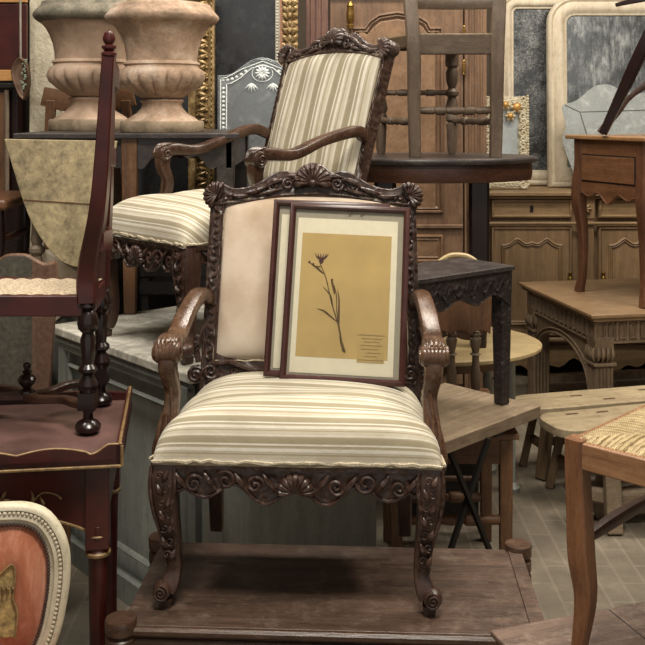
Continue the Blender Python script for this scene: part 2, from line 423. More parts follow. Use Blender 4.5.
# ------------------------------------------------------------------ the room
def floor_mat():
    t = NT('worn_paving_brick'); o = t.coord(rot=(0, 0, PI/2))
    b = t.n('ShaderNodeTexBrick'); b.inputs['Scale'].default_value = 1
    b.inputs['Brick Width'].default_value = .26; b.inputs['Row Height'].default_value = .078
    b.inputs['Mortar Size'].default_value = .006; b.inputs['Mortar Smooth'].default_value = .3
    b.inputs['Color1'].default_value = hexc('6c6355'); b.inputs['Color2'].default_value = hexc('797062'); b.inputs['Mortar'].default_value = hexc('8b8172')
    t.l(o, b.inputs['Vector'])
    n = t.noise(t.coord(), 5, 8, .7); n2 = t.noise(t.coord(), 30, 6)
    c = t.mix(.55, b.outputs['Color'], t.ramp(n, [(.3, '3f382f'), (.55, '6b6254'), (.75, '958b7b')]))
    nb = t.bump(n2, .5, .004)
    return t.fin(c, .55, t.bump(b.outputs['Fac'], -.5, .004, nb))
MB().box((.4, 3.2, -.05), (6.4, 8.4, .1)).build('floor', floor_mat())['kind'] = 'structure'
wm = plain('dim_brown_wall_plaster', '5b5044', .9, var=.2, sc=3)
MB().box((.4, 7.45, 2.1), (6.4, .1, 4.2)).build('wall_back', wm)['kind'] = 'structure'
MB().box((-2.85, 3.2, 2.1), (.1, 8.4, 4.2)).build('wall_left', wm)['kind'] = 'structure'
MB().box((3.65, 3.2, 2.1), (.1, 8.4, 4.2)).build('wall_right', wm)['kind'] = 'structure'
MB().box((.4, 3.2, 4.25), (6.4, 8.4, .1)).build('ceiling', plain('off_white_ceiling', 'b9b4a8', .9))['kind'] = 'structure'
x0 = at(27, 0, 5.25).x
MB().box((-1.332, 4.92, 1.6), (.165, .2, 3.2)).build('trim_1', M['plaster'], bevel=.006)['kind'] = 'structure'

# ------------------------------------------------------------------ carved fauteuils
def fauteuil(name, label, cat, loc, rz, wf, wr, D, hb, hbb, ztop, rake, mats, back='cream', rail_h=.085, sag=1.0, armw=1.0, zj=.672, ay=0, pw=.043, beads=True):
    T = thing(name, label, cat, loc, rz)
    wd, cv, am = mats
    zr = .36
    # seat cushion
    m = MB(); h = .125
    def seat(u, v):
        s = math.sin((u-.5)*PI); t = math.sin((v-.5)*PI)        # t=-1 back, +1 front
        y = D*(1-(t+1)/2)-.012*(t > 0)*t
        w = (wr+(wf-wr)*((t+1)/2))/2+.008
        rc = 1-.10*max(0, abs(t)-.6)**2*2
        z = h*max(0, (1-abs(s)**5)*(1-abs(t)**6))**.42
        z -= .020*abs(s)**3*math.exp(-((t-.38)/.16)**2)*sag + .004*math.sin(9*t+3*s)*(1-abs(s)**6)
        z += .012*(1-s*s)*(1-t*t)
        return (s*w*rc, y, zr+max(z, 0)-.004)
    def suv(u, v):
        p = seat(u, v); t = v
        return ((p[0])*2, ((D-p[1])+(.12-(p[2]-zr) if v > .6 else 0))*2*1.0)
    m.grid(seat, 44, 52, suv, flip=True)
    sc = m.build('seat_cushion', M['stripe'], T, ang=80)
    # frayed welt along the rail
    w = MB(); pts = []
    for k in range(41):
        a = k/40; x = -wf/2+wf*a; pts.append((x, -.012+random.uniform(-.002, .002), zr+.006+random.uniform(-.003, .003)))
    w.sweep(pts, [random.uniform(.0025, .006) for _ in pts], 5, sub=2)
    for sgn in (-1, 1):
        pts = [(sgn*(wf/2+(wr-wf)/2*k/16+.006), D*k/16, zr+.006+random.uniform(-.003, .003)) for k in range(17)]
        w.sweep(pts, [random.uniform(.0025, .005) for _ in pts], 5, sub=2)
    w.build('welt', M['fringe'], sc)
    # carved apron
    def wave(a, dp):   # a in -1..1
        a = abs(a)
        return dp*(1.0-.28*math.cos(a*PI*4.2)*(1-a*.3)-.25*a+.25*(a > .86))
    def apron(L, Mx, nm, dp=rail_h):
        a_ = MB(Mx); n = 48
        out = [(-L/2, zr), (L/2, zr)] + [(L/2*(1-2*k/n), zr-wave(1-2*k/n, dp)) for k in range(n+1)]
        a_.prism(out, .028)
        a_.mould([(-L/2, zr), (L/2, zr)], [(0, -.006), (.008, -.008), (.014, -.002), (.014, 0)], closed=False)
        a_.bar((-L/2, -.003, zr-.007), (L/2, -.003, zr-.007), .012, .014)
        k = int(L/.06)
        bot = [(L/2*.97*(1-2*i/40), -.002, zr-wave(1-2*i/40, dp)+.004) for i in range(41)]
        a_.sweep(bot, .0045, 6, sub=1)
        a_.shell((0, -.002, zr-dp*.78), .042, 9, -.2, PI+.2, th=.012)
        for s in (-1, 1):
            for q, (fx, r, st) in enumerate(((.30, .022, 0), (.52, .026, PI), (.76, .022, .6))):
                a_.scroll((s*L/2*fx, -.004, zr-dp*.55+(.006 if q % 2 else -.004)), r, 1.5, .0055, st, s*(1 if q % 2 else -1))
            for fx in (.2, .41, .64, .86):
                x = s*L/2*fx
                a_.sweep([(x-.018*s, -.004, zr-dp*.8), (x, -.010, zr-dp*.5), (x+.016*s, -.004, zr-.022)], [.002, .007, .002], 6, sub=3)
        return a_.build(nm, cv, T)
    apron(wf-.05, Matrix.Translation((0, 0, 0)), 'front_rail')
    for s in (-1, 1):
        ang = math.atan2((wf-wr)/2, D)
        Mx = Matrix.Translation((s*(wf+wr)/4, D/2, 0)) @ Matrix.Rotation(s*PI/2+s*ang, 4, 'Z')
        apron(D-.06, Mx, 'side_rail', rail_h*.8)
    MB().box((0, D-.015, zr-.035), (wr-.04, .03, .07)).build('back_rail', wd, T, .003)
    # front legs
    for s in (-1, 1):
        l = MB(); X = wf/2
        l.sweep([(s*(X-.028), .026, zr), (s*(X-.026), .022, zr-.06), (s*(X-.032), .026, zr-.14), (s*(X-.043), .034, zr-.21), (s*(X-.048), .036, .09), (s*(X-.040), .028, .055), (s*(X-.034), .022, .035)],
                [(.033, .031), (.033, .034), (.029, .029), (.022, .022), (.019, .019), (.022, .022), (.02, .02)], 12, .5, up=(0, 1, 0))
        l.lathe([(.001, -.020), (.018, -.018), (.023, -.008), (.023, .012), (.018, .02), (.001, .021)], (s*(X-.022), .012, .042), (0, 1, 0), 20)
        l.scroll((s*(X-.022), -.008, .042), .020, 2.1, .004, PI/2, s)
        l.box((s*(X-.030), .02, .011), (.032, .034, .022), taper=.85)
        l.build('leg', wd, T)
        o = MB()   # acanthus carving on the knee
        cx = s*(X-.027)
        for sx in (-1, 1):
            o.sweep([(cx+sx*.028, -.008, zr-.01), (cx+sx*.030, -.012, zr-.06), (cx+sx*.022, -.010, zr-.12), (cx-s*.012+sx*.016, .004, zr-.19), (cx-s*.016+sx*.012, .014, .1)], [.004, .005, .004, .0035, .003], 6, sub=4, up=(0, 1, 0))
        for i in range(7):
            z = zr-.03-i*.033; yy = -.012+.0035*i; xx = cx-s*.0022*i
            o.sweep([(xx, yy, z-.018), (xx+.008*(-1)**i, yy-.006, z-.004), (xx+.015*(-1)**i, yy-.002, z+.012)], [.002, .0075, .002], 6, sub=3)
            o.scroll((xx-.006*(-1)**i, yy-.003, z), .011, 1.2, .003, i, (-1)**i)
        o.build('leg_carving', cv, T)
    for s in (-1, 1):
        MB().sweep([(s*(wr/2-.03), D+.01, zr+.02), (s*(wr/2-.03), D, zr-.12), (s*(wr/2-.03), D+.015, .1), (s*(wr/2-.028), D+.04, .0)], [.024, .024, .02, .018], 10, .7, up=(0, 1, 0)).build('leg', wd, T)
    # ---- back, in its own raked plane
    B = Matrix.Translation((0, D+.005, zr+.04)) @ Matrix.Rotation(-rake, 4, 'X')
    H = (ztop-zr-.04)/math.cos(rake)
    for s in (-1, 1):
        f = MB(B)
        f.prism([(s*hbb, 0), (s*hb, H-.02), (s*(hb-pw), H-.02), (s*(hbb-pw), 0)], .042)
        for off in (.004, pw-.004):
            f.sweep([(s*(hbb-off), -.003, 0), (s*(hb-off), -.003, H-.03)], (.0032 if beads else .002), 6, up=(0, 1, 0), sub=1)
        n = int(H/.021) if beads else 0
        for k in range(n):
            a = (k+.5)/n; x = s*((hbb+(hb-hbb)*a)-pw/2)
            f.sweep([(x-.007*(-1)**k, .0, H*a-.028), (x+.004*(-1)**k, -.004, H*a-.018), (x+.008*(-1)**k, .0, H*a-.006)], [.0015, .0052, .0015], 6, sub=3, up=(0, 1, 0))
        # volute at foot of each post
        f.scroll((s*(hbb+.012), .004, .05), .024, 1.8, .008, PI if s > 0 else 0, -s)
        f.lathe([(.001, -.004), (.022, -.004), (.022, .03), (.001, .03)], (s*(hbb+.012), .004, .05), (0, 1, 0), 14)
        f.sweep([(s*(hbb-.01), -.002, .19), (s*(hbb+.012), -.006, .14), (s*(hbb+.004), -.006, .085)], [.005, .012, .008], 8, sub=4)
        f.build('back_post', cv, T)
    # bottom rail
    f = MB(B); n = 40
    zb = .062
    out = [(-hbb+.01, zb-.03), (hbb-.01, zb-.03)] + [(hbb*.93*(1-2*k/n), zb+.028+.012*abs(1-2*k/n)**6*3) for k in range(n+1)]
    f.prism(out, .036)
    f.sweep([(-hbb+.03, -.003, zb-.024), (hbb-.03, -.003, zb-.024)], .005, 6, sub=1)
    for s in (-1, 1):
        for fx, r in ((.9, .03), (.68, .018), (.5, .014), (.2, .014)):
            f.scroll((s*hbb*fx, -.003, zb), r*.8, 1.5, .005, 0, s)
        f.sweep([(s*hbb*.85, -.004, zb+.018), (s*hbb*.72, -.009, zb+.024), (s*hbb*.55, -.004, zb+.006), (s*hbb*.4, -.003, zb+.004)], [.004, .009, .007, .002], 7, sub=4)
    f.shell((0, -.003, zb-.018), .034, 7, 0, PI)
    f.build('bottom_rail', cv, T)
    # crest
    f = MB(B); c = H-.022
    top = [(-1.0, 0.0), (-.9, .010), (-.78, -.004), (-.62, .002), (-.48, .022), (-.38, .042), (-.28, .050), (-.2, .044), (-.15, .050), (-.09, .066), (0, .074)]
    top = [(x*hb, z+c+.012) for x, z in top]; top = top+[(-x, z) for x, z in top[-2::-1]]
    bot = [(-1, -.034), (-.9, -.036), (-.7, -.030), (-.5, -.020), (-.3, -.010), (0, -.006)]
    bot = [(x*hb, z+c) for x, z in bot]; bot = bot+[(-x, z) for x, z in bot[-2::-1]]
    tp = [(p.x, p.y) for p in catmull([(x, z, 0) for x, z in top], 3)]; bp = [(p.x, p.y) for p in catmull([(x, z, 0) for x, z in bot], 3)]
    f.prism(bp+tp[::-1], .040)
    f.sweep([(x, .006, z+.001) for x, z in tp], .0065, 7, sub=1, up=(0, 1, 0))
    f.sweep([(x, -.002, z+.003) for x, z in bp], .0045, 6, sub=1, up=(0, 1, 0))
    cc = B @ Vector((0, 0, 0))
    f.lathe([(.001, -.006), (.030, -.004), (.034, .008), (.030, .040), (.001, .042)], (0, 0, c+.046), (0, 1, 0), 22)
    f.shell((0, -.006, c+.028), .051, 11, -.25, PI+.25, th=.018)
    f.ball((0, -.018, c+.030), (.012, .009, .012))
    for s in (-1, 1):
        f.lathe([(.001, -.008), (.023, -.008), (.028, 0), (.028, .036), (.024, .044), (.001, .044)], (s*(hb-.008), 0, c), (0, 1, 0), 20)
        a0 = PI*.15 if s > 0 else PI*.85
        f.shell((s*(hb-.020), -.008, c-.010), .038, 9, a0-1.7, a0+1.7, th=.014)
        f.scroll((s*hb*.24, -.005, c+.026), .020, 1.6, .006, 0, -s)
        f.scroll((s*hb*.40, -.005, c+.018), .018, 1.5, .0055, PI, s)
        for (xa, za, xb, zb_, xc, zc, r) in ((.12, .03, .18, .05, .3, .046, .008), (.27, .04, .38, .034, .5, .008, .009), (.44, .02, .56, .004, .7, -.004, .008), (.6, -.006, .72, -.012, .84, -.006, .007), (.3, .012, .42, .002, .56, -.008, .006)):
            f.sweep([(s*hb*xa, -.004, c+za), (s*hb*xb, -.011, c+zb_), (s*hb*xc, -.003, c+zc)], [.002, r, .002], 7, sub=5)
        for i in range(8):
            f.ball((s*hb*(.5+.05*i), -.003, c-.004-.002*i), (.007, .006, .006), 6, 5)
    f.build('crest_rail', cv, T)
    # upholstered back
    f = MB(B); wi = hb-pw+.004; wib = hbb-pw+.004; zl = zb+.030; zh = c-.030
    def bp_(u, v):
        s = math.sin((u-.5)*PI); t = math.sin((v-.5)*PI)
        w_ = wib+(wi-wib)*(t+1)/2; z = zl+(zh-zl)*(t+1)/2
        z += .026*(1-s*s)*max(0, t) if t > 0 else 0
        bul = max(0, (1-abs(s)**8)*(1-abs(t)**10))**.5
        return (s*w_, .016-.034*bul-.008*(1-s*s)*(1-t*t)-.002*math.sin(6*s+4*t), z)
    f.grid(bp_, 34, 34, lambda u, v: (bp_(u, v)[0]*2+.5, v))
    pad = f.build('back_upholstery', M['cream'] if back == 'cream' else M['stripe_v'], T, ang=80)
    e = MB(B); pts = []
    loop = [(-1, -1), (0, -1), (1, -1), (1, 0), (1, 1), (.5, 1), (0, 1), (-.5, 1), (-1, 1), (-1, 0)]
    full = []
    for i in range(len(loop)):
        a, b = loop[i], loop[(i+1) % len(loop)]
        for k in range(12): full.append((a[0]+(b[0]-a[0])*k/12, a[1]+(b[1]-a[1])*k/12))
    for s, t in full:
        w_ = wib+(wi-wib)*(t+1)/2; z = zl+(zh-zl)*(t+1)/2+(.026*(1-s*s)*t if t > 0 else 0)
        pts.append((s*w_+random.uniform(-.002, .002), .002, z+random.uniform(-.002, .002)))
    e.sweep(pts, [random.uniform(.002, .005) for _ in pts], 5, sub=1, closed=True, up=(0, 1, 0))
    e.build('back_trim', M['fringe'], pad)
    MB(B).prism([(-wib, zl), (wib, zl), (wi, zh+.01), (-wi, zh+.01)], .01, Matrix.Translation((0, .03, 0))).build('back_lining', M['fringe'], T)
    # arms
    for s in (-1, 1):
        xb = (hb+hbb)/2-.012; yj = D+.005+(zj-.4)*math.tan(rake)-.012
        A = wf/2*armw
        a = MB()
        a.sweep([(s*xb, yj, zj-.01), (s*(xb+.018), yj-.06, zj+.010), (s*(A-.018), yj*.62+.02+ay*.4, zj-.022), (s*(A-.012), yj*.38+.04+ay*.6, zj-.062), (s*(A-.014), .145+ay, zj-.058), (s*(A-.014), .105+ay, zj-.066)],
                [(.018, .020), (.024, .021), (.026, .018), (.027, .019), (.030, .024), (.026, .022)], 12, .25)
        a.lathe([(.001, -.034), (.022, -.033), (.027, -.026), (.027, .026), (.022, .033), (.001, .034)], (s*(A-.014), .108+ay, zj-.074), (1, 0, 0), 20)
        for e_ in (-1, 1):
            a.scroll((s*(A-.014)+e_*.032, .108+ay, zj-.074), .022, 1.8, .005, PI/2, 1, normal=(e_, 0, 0))
        for off in (-.017, -.009, 0, .009, .017):
            a.sweep([(s*(A-.014)+off*.4, .20+ay, zj-.048), (s*(A-.014)+off*1.1, .15+ay, zj-.038), (s*(A-.014)+off*1.3, .10+ay, zj-.045), (s*(A-.014)+off*.8, .079+ay, zj-.070)], [.001, .0035, .0042, .001], 6, sub=4)
        a.build('armrest', am, T)
        b = MB()
        b.M = Matrix.Translation((0, ay, 0))
        b.sweep([(s*(A-.014), .112, zj-.075), (s*(A-.016), .108, zj-.12), (s*(A-.024), .125, zj-.18), (s*(A-.018), .105, zj-.25), (s*(A-.006), .085, zj-.31), (s*(A-.008), .085, zr-.03)],
                [(.024, .026), (.023, .022), (.019, .018), (.021, .021), (.024, .026), (.022, .026)], 12, .35, up=(0, 1, 0))
        for off in (-.012, .0, .012):
            b.sweep([(s*(A-.018)+off, .086, zj-.22), (s*(A-.014)+off*1.2, .062, zj-.27), (s*(A-.006)+off*.9, .056, zj-.32)], [.003, .006, .003], 6, sub=4, up=(0, 1, 0))
        b.sweep([(s*(A-.024)-.012, .118, zj-.11), (s*(A-.024), .103, zj-.17), (s*(A-.02)+.010, .086, zj-.25)], [.003, .005, .003], 6, sub=4, up=(0, 1, 0))
        b.build('arm_support', am, T)
    return T

fA = fauteuil('carved_armchair', 'carved walnut armchair with plain cream back and striped seat holding framed prints, on low table', 'armchair',
              (-.064, 2.405, .3885), math.radians(-3.5), .70, .60, .44, .305, .318, .985, math.radians(13),
              (M['walnut'], M['carved'], M['arm']))
e_ = Vector((.657, -.754, 0)); n_ = Vector((.754, .657, 0))
F1 = Vector((-.725, 3.475, 0))
p2 = F1+.27*e_-.062*n_
fB = fauteuil('carved_armchair', 'carved armchair with striped back and seat, standing sideways on the marble-topped cabinet', 'armchair',
              (p2.x, p2.y, .826), math.radians(-48.9), .56, .54, .66, .29, .28, 1.02, math.radians(17),
              (M['walnut'], M['carved'], M['arm2']), back='stripe', sag=.3, armw=1.04, zj=.69, ay=.155, pw=.022, beads=False)
for ch in fB.children:
    if ch.name.startswith('crest_rail'): ch.data.materials[0] = M['carved_highlit']

# ------------------------------------------------------------------ framed botanical prints
def print_frame(label, p_bl, p_br, p_tl, front):
    bl, br, tl = Vector(p_bl), Vector(p_br), Vector(p_tl)
    X = (br-bl); W = X.length; X.normalize(); Z = (tl-bl); Z -= X*Z.dot(X); Hh = Z.length; Z.normalize(); Y = Z.cross(X)
    T = thing('framed_botanical_print', label, 'framed picture', bl, group='framed botanical prints on the armchair')
    T.matrix_world = Matrix.Translation(bl) @ Matrix((X, Y, Z)).transposed().to_4x4()
    T.rotation_mode = 'XYZ'
    f = MB(); f.mould(rect(0, 0, W, Hh), [(0, .022), (0, .002), (.003, 0), (.010, -.002), (.015, .002), (.017, .006), (.017, .022)])
    f.build('picture_frame', M['frame'], T)
    MB().box((W/2, .019, Hh/2), (W-.006, .006, Hh-.006)).build('backing_board', M['walnut'], T)
    MB().box((W/2, .0145, Hh/2), (W-.02, .003, Hh-.02)).build('mount', M['mat'], T)
    mx, mz = .052, .058
    pp = MB().box((W*.488, .0122, Hh*.482), (W*.83, .0012, Hh*.87)).build('backing_paper', M['paper'], T)
    x0, x1, z0, z1 = W*.115, W*.855, Hh*.135, Hh*.83
    if front:
        MB().box(((x0+x1)/2, .0112, (z0+z1)/2), (x1-x0, .0008, z1-z0)).build('herbarium_sheet', M['sheet'], T)
        def P(px, py, y=.0103):   # pixels of the photo on the sheet -> frame plane
            u = (px-284)/(408-284)+(-.02 if py > 300 else 0); v = (381-py)/(381-204)
            return (u*W, y, v*Hh)
        g = MB()
        def st(pts, r): g.sweep([P(*p) for p in pts], [q*1.35 for q in r], 5, sub=5, up=(0, 1, 0))
        st([(348, 349), (342, 325), (334, 303), (325, 280), (318, 265)], [.0022, .0014, .0011, .0010, .0009])
        st([(348, 350), (345, 335), (340, 312), (336, 295), (331, 281)], [.002, .0012, .001, .001, .0008])
        st([(341, 322), (334, 317), (327, 312), (320, 310)], [.0008, .0016, .0016, .0004])
        st([(343, 330), (342, 315), (339, 300), (337, 290)], [.0008, .002, .0016, .0004])
        st([(336, 307), (330, 296), (322, 288)], [.0006, .0016, .0004])
        st([(322, 275), (316, 270), (311, 266)], [.001, .0022, .0005])
        st([(319, 268), (313, 268), (307, 264)], [.0008, .0018, .0004])
        st([(334, 295), (333, 288), (330, 282)], [.001, .0028, .0006])
        st([(344, 336), (347, 344), (350, 351)], [.0008, .0030, .0022])
        g.build('pressed_stem', M['plant'], T)
        h = MB(); c = P(319, 262)
        h.ball(c, (.0065, .0015, .009), 10, 6)
        for dx in (-7, -4, -1, 2, 5, 7):
            h.sweep([P(319, 262), P(319+dx*.7, 258), P(319+dx, 254.5)], [.0024, .0018, .0004], 5, sub=3, up=(0, 1, 0))
        for (a, b) in ((311, 266), (307, 264), (331, 281)): h.ball(P(a, b), (.003, .001, .004), 8, 6)
        h.build('flower_head', M['plant_red'], T)
        a = P(362, 360); b = P(389, 332)
        lb = MB().box(((a[0]+b[0])/2, .0106, (a[2]+b[2])/2), (b[0]-a[0], .0006, b[2]-a[2])).build('paper_label', M['label'], T)
        k = MB(); rnd = random.Random(3)
        rows = [(333.5, 362, 389), (337, 366, 386), (340, 368, 384), (343.5, 365, 387), (347, 366, 383), (350.5, 372, 385), (354, 369, 382), (357.5, 363, 388)]
        for (yy, xa, xb) in rows:
            pts = []; n = int((xb-xa)*2.2)
            for i in range(n+1):
                x = xa+(xb-xa)*i/n; pts.append(P(x+rnd.uniform(-.2, .2), yy+(.9*math.sin(i*2.2)*rnd.uniform(.2, 1.2)), .0101))
            k.sweep(pts, .0006, 4, sub=1, up=(0, 1, 0))
        k.build('handwriting', M['ink'], T)
        k = MB()
        for xx in (346, 358): k.box(P(xx, 214), (.006, .001, .003)); k.box(P(xx+2, 212.5), (.004, .001, .003))
        k.build('mount_mark', M['ink'], T)
    MB().box((W/2, .0075, Hh/2), (W-.03, .0012, Hh-.03)).build('glass_pane', M['glass'], T)
    return T
print_frame('framed dried flower specimen on yellowed sheet, front print on the cream-backed armchair',
            at(279, 380, 2.66), at(405, 387, 2.64), at(287, 202, 2.80), True)
print_frame('framed print with grey mount, mostly hidden behind the framed dried flower',
            at(263, 376, 2.695), at(385, 382, 2.675), at(273, 199, 2.83), False)
# ------------------------------------------------------------------ low table under the armchair
def turned(m, c, zt, r, zb=0, rings=True):
    pr = [(r*.75, zb), (r*.9, zb+.02), (r*.9, zb+.08), (r*.6, zb+.1), (r*.85, zt-.16), (r*.6, zt-.13), (r, zt-.115), (r, zt-.085), (r*.8, zt-.078), (r, zt-.07), (r, zt-.044), (r*.82, zt-.038), (r*1.02, zt-.03), (r*1.04, zt-.004), (r*.98, zt), (.001, zt)]
    m.lathe(pr, (c[0], c[1], 0), seg=22)
T = thing('low_table', 'low red-brown wooden table with disc-topped round legs, under the armchair', 'table', (-.475, 2.355, 0), math.radians(-3))
W, D, Z = .992, .455, .388
m = MB(); m.box((W/2, D/2, Z-.011), (W, D, .022)); m.build('tabletop', M['platform'], T, .003)
m = MB(); m.sweep([(.02, -.004, Z-.012), (W-.02, -.004, Z-.012)], .012, 8, sub=1); m.sweep([(.02, -.002, Z-.038), (W-.02, -.002, Z-.038)], .008, 8, sub=1)
m.box((W/2, .012, Z-.03), (W-.04, .02, .03)); m.build('edge_moulding', M['platform_edge'], T)
m = MB(); m.box((W/2, .04, Z-.075), (W-.04, .022, .09)); m.box((W/2, D-.03, Z-.06), (W-.04, .022, .08)); m.box((.03, D/2, Z-.06), (.022, D-.04, .08)); m.box((W-.03, D/2, Z-.06), (.022, D-.04, .08)); m.build('apron', M['platform_edge'], T, .002)
m = MB(); m.box((W-.012, D/2, Z+.002), (.036, D-.03, .006)); m.build('edge_strip', M['platform'], T, .001)
for (x, y) in ((0, 0), (W, .0), (0, D), (W-.0, D)):
    m = MB(); turned(m, (x, y), Z+.016, .036); m.build('leg', M['platform_edge'], T)

# ------------------------------------------------------------------ marble topped cabinet
A0 = Vector((-.985, 3.615, 0)); L = .905; DP = .79
ang = math.atan2(e_.y, e_.x)
T = thing('painted_cabinet', 'blue-grey painted cabinet with a worn grey marble top, under the sideways armchair', 'cabinet', A0, ang)
m = MB(); m.box((L/2, DP/2+.03, .40), (L-.05, DP-.06, .80)); m.build('body', M['bluegrey'], T, .004)
m = MB(); m.prism([(0, 0), (L, 0), (L, .032), (0, .032)], DP, Matrix.Translation((0, 0, .792))); m.build('marble_top', M['marble'], T, .007)
m = MB(); m.mould([(.03, .035), (L-.03, .035), (L-.03, .785), (.03, .785)], [(0, .03), (0, .018), (.04, .018), (.045, .024), (.05, .03)])
m.mould([(.10, .16), (L-.1, .16), (L-.1, .70), (.1, .70)], [(0, .03), (0, .02), (.006, .016), (.014, .022), (.018, .028)])
m.build('door_moulding', M['bluegrey_d'], T)
m = MB(); m.sweep([(.02, .02, .775), (L-.02, .02, .775)], .012, 8, sub=1); m.build('cornice', M['bluegrey_d'], T)
m = MB(); m.box((L/2, .03, .04), (L-.03, .03, .08)); m.build('plinth', M['bluegrey_d'], T)
# corner pilaster
m = MB(); m.box((L-.045, .02, .42), (.05, .03, .72)); m.build('corner_post', M['bluegrey_d'], T, .004)

# ------------------------------------------------------------------ dark red tray table at left
rz = math.radians(8)
T = thing('painted_tray_table', 'dark red lacquered tray-top table with gold painted flowers at left', 'table', (-.478, 2.385, 0), rz)
W, D = .85, .50
m = MB(); m.box((-W/2, D/2, .76), (W, D, .02)); m.build('tabletop', M['redtop'], T, .002)
# gallery with a scalloped top edge and gilt line
def gal_z(a):  # a: distance from right corner
    if a < .035: return .030
    if a < .075: return .030-.022*math.sin((a-.035)/.04*PI/2)
    return .012+.013*abs(math.sin((a-.075)*PI/.17))
n = 80; pts = [(-W*k/n, gal_z(W*k/n)) for k in range(n+1)]
m = MB(); m.prism([(0, -.022)]+[(x, z) for x, z in pts]+[(-W, -.022)], .014, Matrix.Translation((0, 0, .772)))
m.prism([(0, -.022)]+[(x, .016+.01*math.sin(-x*9)) for x, z in pts]+[(-W, -.022)], .014, Matrix.Translation((0, D-.014, .772)))
m.box((-.007, D/2, .776), (.014, D, .05)); m.box((-W+.007, D/2, .776), (.014, D, .05))
g = m.build('gallery', M['red'], T)
m = MB(); m.sweep([(x, .004, .772+z) for x, z in pts], .0032, 6, sub=1); m.sweep([(0, -.002, .752), (-W, -.002, .752)], .0038, 6, sub=1)
m.sweep([(-.006, 0, .802), (-.006, D, .802)], .004, 6, sub=1); m.sweep([(0, -.002, .752), (0, -.002, .80)], .004, 6, sub=1, up=(0, 1, 0))
m.build('gilt_edge', M['goldline'], g)
def apz(a): return .115+.055*math.cos(min(1, abs(a)/.27)*PI)*-1 if abs(a) < .27 else .17
m = MB(); xs = [-.075-(W-.15)*k/60 for k in range(61)]
m.prism([(xs[0], .745)]+[(x, .745-(.112+.055*max(0, abs((x+W/2)/(W/2-.075)))**3.5)) for x in xs]+[(xs[-1], .745)], .02, Matrix.Translation((0, .035, 0)))
m.box((-.045, D/2, .68), (.02, D-.1, .12)); m.box((-W/2, D-.04, .68), (W-.12, .02, .12))
ap = m.build('apron', M['red'], T)
m = MB(); m.sweep([(x, .033, .745-(.108+.055*max(0, abs((x+W/2)/(W/2-.075)))**3.5)) for x in xs], .0035, 6, sub=1)
for cx in (-.285, -.66):
    for k in range(6):
        a = k*PI/3; m.sweep([(cx, .033, .672), (cx+.012*math.cos(a), .031, .672+.012*math.sin(a)), (cx+.024*math.cos(a), .033, .672+.024*math.sin(a))], [.001, .0045, .001], 6, sub=3, up=(0, 1, 0))
    for s in (-1, 1):
        m.sweep([(cx+s*.03, .033, .668), (cx+s*.065, .032, .660), (cx+s*.095, .032, .684), (cx+s*.125, .032, .680), (cx+s*.14, .033, .668)], [.001, .0022, .002, .002, .0035], 6, sub=4, up=(0, 1, 0))
        m.sweep([(cx+s*.07, .033, .662), (cx+s*.075, .031, .675), (cx+s*.07, .033, .69)], [.001, .004, .001], 6, sub=3, up=(0, 1, 0))
        m.sweep([(cx+s*.09, .033, .676), (cx+s*.098, .031, .662), (cx+s*.10, .033, .652)], [.001, .004, .001], 6, sub=3, up=(0, 1, 0))
m.build('painted_flowers', M['goldline'], ap)
for (x, y) in ((-.06, .045), (-W+.06, .045), (-.06, D-.05), (-W+.06, D-.05)):
    m = MB(); m.box((x, y, .645), (.056, .05, .2)); m.lathe([(.018, 0), (.020, .30), (.023, .50), (.024, .52), (.028, .525), (.028, .535), (.024, .54), (.026, .575), (.026, .60)], (x, y, 0), seg=18)
    l = m.build('leg', M['red'], T, .002)
    MB().lathe([(.0275, 0), (.031, .003), (.031, .009), (.0275, .012)], (x, y, .524), seg=18).build('gilt_ring', M['goldline'], l)
    MB().lathe([(.0265, 0), (.029, .003), (.0265, .006)], (x, y, .572), seg=18).build('gilt_ring', M['goldline'], l)

# ------------------------------------------------------------------ dark red rush chair standing on it, seen side on
zs = .771
T = thing('turned_rush_chair', 'dark red turned chair with pale rush seat and tall finial post, on the lacquered table', 'chair', (-.62, 2.6, zs))
b = Vector((-.62, 2.6, zs))
def L_(v): return Vector(v)-b
posts = []
for (fx, fy, tpx, tpy, td, s) in ((88, 433, 109, 44, 2.46, 1), (101, 405, 110, 60, 2.74, .9)):
    z = zs; d = (EYE-z)*F/(fy-HY); ft = at(fx, fy, d); ft.z = zs; top = at(tpx, tpy, td)
    m = MB(); o = L_(ft); r = .020*s
    m.lathe([(.001, 0), (.022, .001), (.032, .010), (.033, .020), (.026, .030), (.014, .036), (.012, .05), (.016, .06)], o, seg=20)
    m.box(o+V(0, 0, .085), (.044*s, .044*s, .044))
    m.lathe([(.016, .10), (.024, .112), (.026, .125), (.018, .14), (.013, .15), (.024, .160), (.024, .168), (.015, .178), (.016, .19), (.020, .24), (.016, .252), (.014, .257), (.025, .268), (.028, .285), (.024, .305), (.014, .318), (.026, .326), (.022, .335)], o, seg=20)
    m.build('turned_leg', M['blackred'], T); m = MB()
    tz = top.z-zs
    sh = o+V(0, 0, .335); st = L_(top)
    m.sweep([sh, o+V(.001, 0, .42), o+(st-o)*.62+V(-.002, 0, 0), st-V(0, 0, .03)], [(.024*s, .024), (.025*s, .025), (.020*s, .021), (.0155*s, .016)], 8, 1, up=(0, 1, 0))
    q = st-V(0, 0, .032)
    m.lathe([(.014, 0), (.019, .004), (.019, .010), (.011, .015), (.018, .022), (.018, .027), (.009, .031), (.014, .038), (.016, .046), (.011, .060), (.001, .066)], q, seg=16)
    m.build('back_post', M['red'] if s == 1 else M['red'], T)
    posts.append((o, st))
(o1, t1), (o2, t2) = posts
